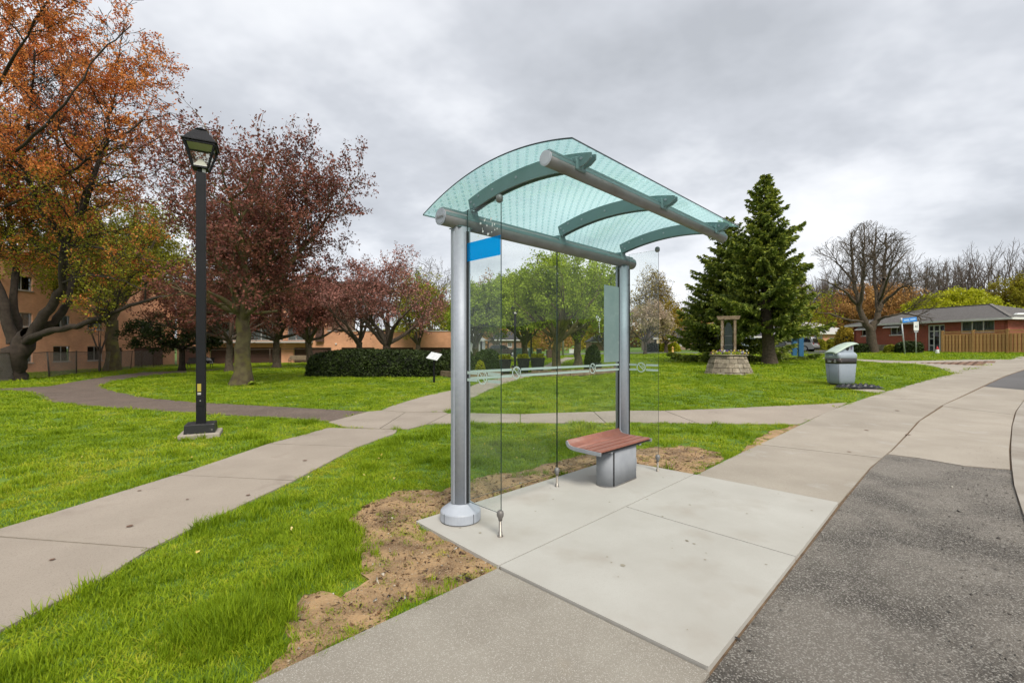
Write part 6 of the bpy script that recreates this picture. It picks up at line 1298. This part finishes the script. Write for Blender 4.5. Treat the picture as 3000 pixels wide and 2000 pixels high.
for px, Yb, ty in ((1824, 37.6, 765), (1839, 34.4, 768)): b_ = at(px, Yb); h = up(ty, Yb) - b_.z; MB().box(b_ - o0 + ZV * h / 2, (.36, .22, h)).build('post', M_bpost, BPN, bevel=.02)
a, b = at(1824, 37.6) - o0, at(1839, 34.4) - o0; MB().add([a + ZV * 1.25, b + ZV * 1.25, b + ZV * 2.15, a + ZV * 2.15], [(0, 1, 2, 3)]).build('panel', mat('park_sign_panel', (0.03, 0.06, 0.055), 0.12, (0.10, 0.13, 0.10), 3, 3, spec=.8), BPN)
g = at(1545, 62); HY_ = thing('fire_hydrant', 'yellow fire hydrant on the grass before the tan house', 'hydrant', g); MB().lathe([(.16, 0), (.16, .05), (.12, .07), (.12, .55), (.15, .58), (.13, .70), (.04, .80)], 14).build('barrel', mat('hydrant_yellow', (0.62, 0.38, 0.10), 0.5), HY_); MB().tube([(.10, 0, .42), (.26, 0, .42)], .09, 12).build('outlet', M_tyre, HY_)
g = at(1511, 60); T = tube_sign('far_street_sign', 'thin dark pole with small signs left of the tan house', g, (0, 0, 2.05), .03, M_dframe); MB().box((-.25, 0, 1.95), (.62, .03, .2)).build('blade', M_wframe, T); MB().box((0, -.03, 1.5), (.32, .03, .45)).build('panel', mat('cream_sign', (0.62, 0.5, 0.32), 0.5), T)
g = at(1201, 58); T = thing('utility_cabinet', 'dark green utility cabinet behind the planters', 'cabinet', g, 0); MB().box((0, 0, .62), (2.45, 1.1, 1.24)).build('case', mat('cabinet_green', (0.018, 0.045, 0.038), 0.5, (0.025, 0.055, 0.045), 2, 3), T, bevel=.04); MB().box((0, -.565, .62), (.02, .02, 1.1)).build('door_seam', M_tyre, T); MB().box((.55, -.565, 1.0), (.22, .02, .3)).build('notice', M_lab2, T); MB().box((0, 0, .03), (2.6, 1.25, .12)).build('footing', M_kerb, T)
for lab, px, Yd, wd_, h, m_ in (('dark grey lidded waste container right of the green cabinet', 1238, 54, .55, 1.05, M_iron), ('brown lidded waste container left of the utility pole', 1263, 52, .8, .85, M_brown)):
    g = at(px, Yd); T = thing('waste_container', lab, 'container', g, R(8), 'waste containers'); MB().box((0, 0, h / 2), (wd_ * .86, .6, h), None, 1.12).build('body', m_, T, bevel=.03); MB().box((0, -.02, h + .03), (wd_ * 1.04, .74, .07), None, .92).build('lid', m_, T, bevel=.02)
    for s in (-1, 1): MB().tube([(s * wd_ * .3 - .03, .28, .1), (s * wd_ * .3 + .03, .28, .1)], .1, 10).build('wheel', M_tyre, T)
g = at(1293, 62); T = thing('utility_pole', 'pale utility pole left of the picket fence', 'pole', g); MB().tube([(0, 0, -.2), (0, 0, 8.5)], [.17, .12], 10).build('pole', mat('pale_wood_pole', (0.36, 0.33, 0.29), 0.9, (0.28, 0.25, 0.21), 3, 4), T); MB().bar((-1.1, 0, 7.8), (1.1, 0, 7.8), .12).build('cross_arm', M_oldw, T)
T = thing('picket_fence', 'short white picket fence on the far side of the street', 'fence', at(1317, 76)); w_ = 1.25
for k in range(11): MB().prism([(-.055, 0), (.055, 0), (.055, .62), (0, .72), (-.055, .62)], -.012, .012, Matrix.Translation(Vector((-w_ / 2 + w_ * k / 10, 0, 0))) @ Matrix(((1, 0, 0, 0), (0, 0, 1, 0), (0, 1, 0, 0), (0, 0, 0, 1)))).build('picket', M_white, T)
for z in (.18, .52): MB().box((0, .03, z), (w_ + .1, .03, .06)).build('rail', M_white, T)
g = at(2153, 34.8); T = thing('garden_ornament', 'small red and white ornament at the bungalow entrance', 'ornament', g); MB().lathe([(.12, 0), (.14, .06), (.10, .24), (.11, .30), (.08, .38), (.03, .42)], 12).build('body', M_wht, T); MB().lathe([(.10, .34), (.11, .36), (.04, .52), (.01, .60)], 12).build('hat', mat('ornament_red', (0.45, 0.02, 0.02), 0.5), T)
g = at(2420, 30); T = thing('street_lamp', 'white street light arm reaching in above the bungalow roof at the right edge', 'street lamp', g); hz_ = up(722, 30) - g.z; MB().tube([(0, 0, 0), (0, 0, hz_ - .3), (-.3, 0, hz_ + .05), (-1.6, 0, hz_ + .05)], [.09, .07, .05, .04], 10).build('pole', M_galv, T); MB().box((-2.1, 0, hz_ + .03), (.9, .28, .13), None, .8).build('luminaire', M_wht, T, bevel=.04)

# ------------------------------------------------------------------ grass
def grass_mat(name, c1, c2, c3):
    m = bpy.data.materials.new(name); m.use_nodes = True; t = m.node_tree; n = t.nodes; l = t.links; b = n['Principled BSDF']; b.inputs['Roughness'].default_value = .55; b.inputs['Specular IOR Level'].default_value = .15
    at_ = n.new('ShaderNodeAttribute'); at_.attribute_type = 'INSTANCER'; at_.attribute_name = 'tint'; g = n.new('ShaderNodeNewGeometry')
    ad = n.new('ShaderNodeMath'); ad.operation = 'MULTIPLY_ADD'; l.new(g.outputs['Random Per Island'], ad.inputs[0]); ad.inputs[1].default_value = .45; l.new(at_.outputs['Fac'], ad.inputs[2])
    r = n.new('ShaderNodeValToRGB'); l.new(ad.outputs[0], r.inputs[0]); e = r.color_ramp.elements; e[0].position = .15; e[0].color = (*c1, 1); e[1].position = 1.25; e[1].color = (*c3, 1); k = r.color_ramp.elements.new(.7); k.color = (*c2, 1); e = r.color_ramp.elements; e[2].position = 1.0
    l.new(r.outputs[0], b.inputs['Base Color']); tr = n.new('ShaderNodeBsdfTranslucent'); l.new(r.outputs[0], tr.inputs[0]); ms = n.new('ShaderNodeMixShader'); ms.inputs[0].default_value = .35; l.new(b.outputs[0], ms.inputs[1]); l.new(tr.outputs[0], ms.inputs[2]); l.new(ms.outputs[0], n['Material Output'].inputs[0]); return m
M_grass = grass_mat('grass_blade', (0.13, 0.22, 0.007), (0.31, 0.415, 0.015), (0.52, 0.49, 0.05))
def tuft(name, n, rad, hmin, hmax, wd, seed, lean=.5):
    rs = np.random.RandomState(seed); vs = []; fs = []
    for i in range(n):
        a, r = rs.uniform(0, 6.28), rad * math.sqrt(rs.rand()); p = Vector((r * math.cos(a), r * math.sin(a), 0)); b = rs.uniform(0, 6.28); d = Vector((math.cos(b), math.sin(b), 0)); s = Vector((-d.y, d.x, 0)) * wd * rs.uniform(.6, 1.2) / 2; h = rs.uniform(hmin, hmax); k = rs.uniform(.1, lean) * h
        o = len(vs); vs += [p - s, p + s, p + d * k * .35 + ZV * h * .55 + s * .8, p + d * k * .35 + ZV * h * .55 - s * .8, p + d * k + ZV * h]; fs += [(o, o + 1, o + 2, o + 3), (o + 3, o + 2, o + 4)]
    me = bpy.data.meshes.new(name); me.from_pydata([tuple(v) for v in vs], [], fs); me.materials.append(M_grass); return bpy.data.objects.new(name, me)
def scatter(name, pts, rot, scl, tint, idx, coll, label, cat=None):
    me = bpy.data.meshes.new(name); n = len(pts); me.vertices.add(n); me.vertices.foreach_set('co', np.asarray(pts, np.float32).ravel())
    for nm, ty, dat, key in (('rot', 'FLOAT_VECTOR', rot, 'vector'), ('scl', 'FLOAT_VECTOR', scl, 'vector'), ('tint', 'FLOAT', tint, 'value'), ('idx', 'INT', idx, 'value')):
        a = me.attributes.new(nm, ty, 'POINT'); a.data.foreach_set(key, np.ascontiguousarray(dat, np.int32 if ty == 'INT' else np.float32).ravel())
    o = link(bpy.data.objects.new(name, me)); ng = bpy.data.node_groups.new(name + '_nodes', 'GeometryNodeTree'); ng.interface.new_socket('Geometry', in_out='INPUT', socket_type='NodeSocketGeometry'); ng.interface.new_socket('Geometry', in_out='OUTPUT', socket_type='NodeSocketGeometry'); nn = ng.nodes; ll = ng.links
    gi, go, ip, ci = nn.new('NodeGroupInput'), nn.new('NodeGroupOutput'), nn.new('GeometryNodeInstanceOnPoints'), nn.new('GeometryNodeCollectionInfo'); ci.inputs['Collection'].default_value = coll; ci.inputs['Separate Children'].default_value = True; ci.inputs['Reset Children'].default_value = True
    def na(nm, ty): x = nn.new('GeometryNodeInputNamedAttribute'); x.data_type = ty; x.inputs['Name'].default_value = nm; return x.outputs['Attribute']
    ll.new(gi.outputs[0], ip.inputs['Points']); ll.new(ci.outputs[0], ip.inputs['Instance']); ip.inputs['Pick Instance'].default_value = True; ll.new(na('idx', 'INT'), ip.inputs['Instance Index']); ll.new(na('rot', 'FLOAT_VECTOR'), ip.inputs['Rotation']); ll.new(na('scl', 'FLOAT_VECTOR'), ip.inputs['Scale']); ll.new(ip.outputs[0], go.inputs[0])
    md = o.modifiers.new('scatter', 'NODES'); md.node_group = ng; tag(o, label, cat, kind='stuff'); return o
gc = bpy.data.collections.new('grass_tufts')
for i in range(4): gc.objects.link(tuft('tuft_%d' % i, 26, .055, .028, .075, .0052, i, .8))
gc.objects.link(tuft('tuft_4', 22, .04, .07, .14, .006, 9, .7))
def edge_dist(pg, p):
    a = np.array(pg); b = np.roll(a, -1, 0); d = np.full(len(p), 9.0)
    for q0, q1 in zip(a, b):
        e_ = q1 - q0; t = np.clip(((p - q0) @ e_) / (e_ @ e_ + 1e-9), 0, 1); d = np.minimum(d, np.linalg.norm(p - q0 - t[:, None] * e_, axis=1))
    return d
rs = np.random.RandomState(12); PT, SC_, TI, IX = [], [], [], []
def nz(p, f, s): return np.array([mnoise.noise(Vector((x * f + s, y * f, s))) for x, y in p])
for d0, d1, den, sx, sz in ((1.2, 4.6, 720, 1.0, .95), (4.6, 7.5, 480, 1.15, 1.0), (7.5, 12, 210, 1.6, 1.1), (12, 20, 82, 2.4, 1.3), (20, 34, 30, 3.8, 1.7), (34, 62, 9, 6.0, 2.2)):
    n = int(den * (d1 - d0) * (2.5 * d1 + 5)); y = rs.uniform(max(.3, d0 * .62), d1, n); x = rs.uniform(-1.25 * d1 - 2, 1.25 * d1 + 2, n); r = np.hypot(x, y); k = (r >= d0) & (r < d1 * 1.0) & (np.abs(x) < 1.22 * y + 1.6); x, y = x[k], y[k]
    for pg in EXCL:
        xs = [q[0] for q in pg]; ys = [q[1] for q in pg]; bb = (x > min(xs)) & (x < max(xs)) & (y > min(ys)) & (y < max(ys))
        if not bb.any(): continue
        ins = np.zeros(len(x), bool); ins[bb] = inside(pg, x[bb], y[bb]); x, y = x[~ins], y[~ins]
    p = np.stack([x, y], 1); n1 = nz(p, .45, 1.0); n2 = nz(p, 1.9, 5.0); keep = np.ones(len(x), bool); thin = np.zeros(len(x), bool)
    for pg in SOIL:
        ins = inside(pg, x, y)
        if ins.any():
            n3 = nz(p[ins], 2.6, 9.0) + .6 * nz(p[ins], 7.0, 3.0); dd = edge_dist(pg, p[ins]); keep[ins] = rs.rand(ins.sum()) < np.clip((n3 - .03) * 2.0, .05, .7) + (.30 + n3 * .9 if pg is SOIL[4] else 0) + np.clip(.95 - dd / .20 + n3 * 1.0, 0, .95); thin |= ins
    p, n1, n2, thin = p[keep], n1[keep], n2[keep], thin[keep]; m_ = len(p); dsc = rs.uniform(.75, 1.25, m_); lush = np.clip(.5 + n2 * 1.3, 0, 1.3)
    PT.append(np.column_stack([p, gz(p[:, 0], p[:, 1]) - .008])); hz = sz * dsc * (.40 + .42 * lush) * np.where(thin, .6, 1); SC_.append(np.stack([sx * dsc * np.where(thin, .7, 1), sx * dsc * np.where(thin, .7, 1), hz], 1)); TI.append(np.clip(.30 - .28 * n2 + .30 * n1 + rs.normal(0, .10, m_), 0, .9)); IX.append(np.where((n2 > .33) & (rs.rand(m_) < .5) & (d1 < 13), 4, rs.randint(0, 4, m_)))
PT = np.concatenate(PT); SC_ = np.concatenate(SC_); TI = np.concatenate(TI); IX = np.concatenate(IX); RT = np.stack([rs.normal(0, .10, len(PT)), rs.normal(0, .10, len(PT)), rs.uniform(0, 6.28, len(PT))], 1); pass
scatter('grass', PT, RT, SC_, TI, IX, gc, 'short bright green grass covering the lawns', 'grass')
# dark lush clump by the worn corner
gp_ = Vector(P(520, 1440)); n = 300; aa = rs.uniform(0, 6.28, n); rr = .30 * rs.rand(n) ** .7; p = np.stack([gp_.x + rr * np.cos(aa) * 1.2, gp_.y + rr * np.sin(aa)], 1)
scatter('tall_grass', np.column_stack([p, gz(p[:, 0], p[:, 1]) - .008]), np.stack([rs.normal(0, .18, n), rs.normal(0, .18, n), rs.uniform(0, 6.28, n)], 1), np.repeat((1.0 - .5 * (rr / .30) ** 2)[:, None], 3, 1) * rs.uniform(.8, 1.15, (n, 1)), np.clip(rs.normal(.12, .10, n), 0, 1), np.full(n, 4), gc, 'dark lush clump of longer grass at the worn corner of the lawn', 'grass')

# weeds, petals and crumbs of soil
def chips(name, label, polys, den, size, cols, z=.0, seed=1):
    rs = np.random.RandomState(seed); pts = []
    for pg in polys:
        xs = [q[0] for q in pg]; ys = [q[1] for q in pg]; n = int(den * (max(xs) - min(xs)) * (max(ys) - min(ys))); x = rs.uniform(min(xs), max(xs), n); y = rs.uniform(min(ys), max(ys), n); k = inside(pg, x, y); pts.append(np.column_stack([x[k], y[k], gz(x[k], y[k]) + z]))
    pts = np.concatenate(pts); n = len(pts); s = size * rs.lognormal(0, .45, (n, 1, 1)); base = rs.normal(0, 1, (n, 4, 3)); base[:, :, 2] *= .45; V = (pts[:, None, :] + base * s).reshape(-1, 3); q = (np.arange(n) * 4)[:, None, None] + np.array([[0, 1, 2], [0, 2, 3], [0, 3, 1], [1, 3, 2]])[None]; o = mesh_obj(name, np_mesh(name, V, q.reshape(-1, 3), [cols])); return tag(o, label, 'debris', kind='stuff')
def chip_mat(name, stops):
    m = bpy.data.materials.new(name); m.use_nodes = True; n = m.node_tree.nodes; l = m.node_tree.links; g = n.new('ShaderNodeNewGeometry'); r = n.new('ShaderNodeValToRGB'); r.color_ramp.interpolation = 'CONSTANT'; e = r.color_ramp.elements
    while len(e) < len(stops): e.new(.5)
    for i, (p, c) in enumerate(stops): e[i].position = p; e[i].color = (*c, 1)
    l.new(g.outputs['Random Per Island'], r.inputs[0]); l.new(r.outputs[0], n['Principled BSDF'].inputs['Base Color']); n['Principled BSDF'].inputs['Roughness'].default_value = .9; return m
M_chip = chip_mat('soil_crumbs', [(0, (.16, .10, .055)), (.25, (.34, .22, .12)), (.6, (.24, .15, .08)), (.85, (.42, .32, .21)), (.96, (.62, .58, .5))])
chips('soil_crumbs', 'crumbs of soil, dry stalks and pebbles on the bare patches', SOIL[:5], 2600, .0030, M_chip, .012, 3)
M_lit = chip_mat('leaf_litter', [(0, (.075, .04, .022)), (.35, (.20, .11, .05)), (.7, (.38, .25, .12)), (.92, (.55, .48, .38))]); chips('leaf_litter', 'dry leaf scraps and twigs on the bare soil', SOIL[:5], 330, .0085, M_lit, .012, 7)
edge = [S2(-.36, 2.31), S2(2.9, 2.30), S2(2.9, 2.40), S2(-.36, 2.42)]; gutter = [k for k in KB if 1.5 < k[1] < 7] + [(k[0] - .45, k[1] + .35) for k in reversed(KB) if 1.5 < k[1] < 7]
M_grav = chip_mat('loose_gravel', [(0, (.09, .08, .07)), (.35, (.2, .18, .155)), (.7, (.32, .29, .25)), (.93, (.48, .44, .38))])
chips('loose_gravel', 'loose grit along the edge of the asphalt', [edge, gutter], 700, .0035, M_grav, .010, 4)
n = 130; rs = np.random.RandomState(8); x = rs.uniform(-10, 9, n); y = rs.uniform(3.2, 15, n); k = np.abs(x) < 1.1 * y
for pg in EXCL + SOIL: k &= ~inside(pg, x, y)
x, y = x[k], y[k]; p = np.column_stack([x, y, gz(x, y) + rs.uniform(.04, .075, len(x))]); V, Fq = leaf_quads(p, None, .009, .009, rs, .004, 5, .6); tag(mesh_obj('dandelions', np_mesh('dandelions', V, Fq, [mat('dandelion_yellow', (.72, .50, .02), .6, (.7, .62, .35), 1.2, 2, space='World')])), 'yellow dandelions and white daisies dotted over the lawn', 'flowers', kind='stuff')

# gum spots and drips on the paving
def spots(name, label, items, m, seed):
    rs = np.random.RandomState(seed); mb = MB()
    for x, y, r, z in items:
        n = 10; mb.add([(x + r * rs.uniform(.6, 1.1) * math.cos(6.283 * k / n), y + r * rs.uniform(.6, 1.1) * math.sin(6.283 * k / n), z) for k in range(n)], [tuple(range(n))])
    tag(mb.build(name, m), label, 'stains', kind='stuff')
rs = np.random.RandomState(6); it = []
for _ in range(34): t, w = rs.uniform(-.25, 2.8), rs.uniform(-.1, 2.2); p = S2(t, w); it.append((p[0], p[1], rs.uniform(.004, .016), gzf(*p) + PADZ + .0025))
for px, py, r in ((1430, 1308, .022), (760, 1404 * .26 + 860, .012)): p = P(px, py); it.append((p[0], p[1], r, gzf(*p) + PADZ + .0025)) if inside(EXCL[0], np.array([p[0]]), np.array([p[1]]))[0] else None
spots('gum_spots', 'dark gum spots on the pale concrete pad', it, mat('gum_spot', (.29, .26, .20), .8), 1)
it = []
for px, py, r in ((298, 1212, .03), (570, 1140, .025), (700, 1060, .03), (320, 1130, .02), (120, 1290, .02), (430, 1150, .015), (2060, 944, .05), (2085, 1000, .05), (1990, 990, .04), (1950, 1040, .03)): p = P(px, py); it.append((p[0], p[1], r, gzf(*p) + .0195))
spots('path_stains', 'small brown stains on the old paving', it, mat('path_stain', (.15, .085, .055), .9), 2)
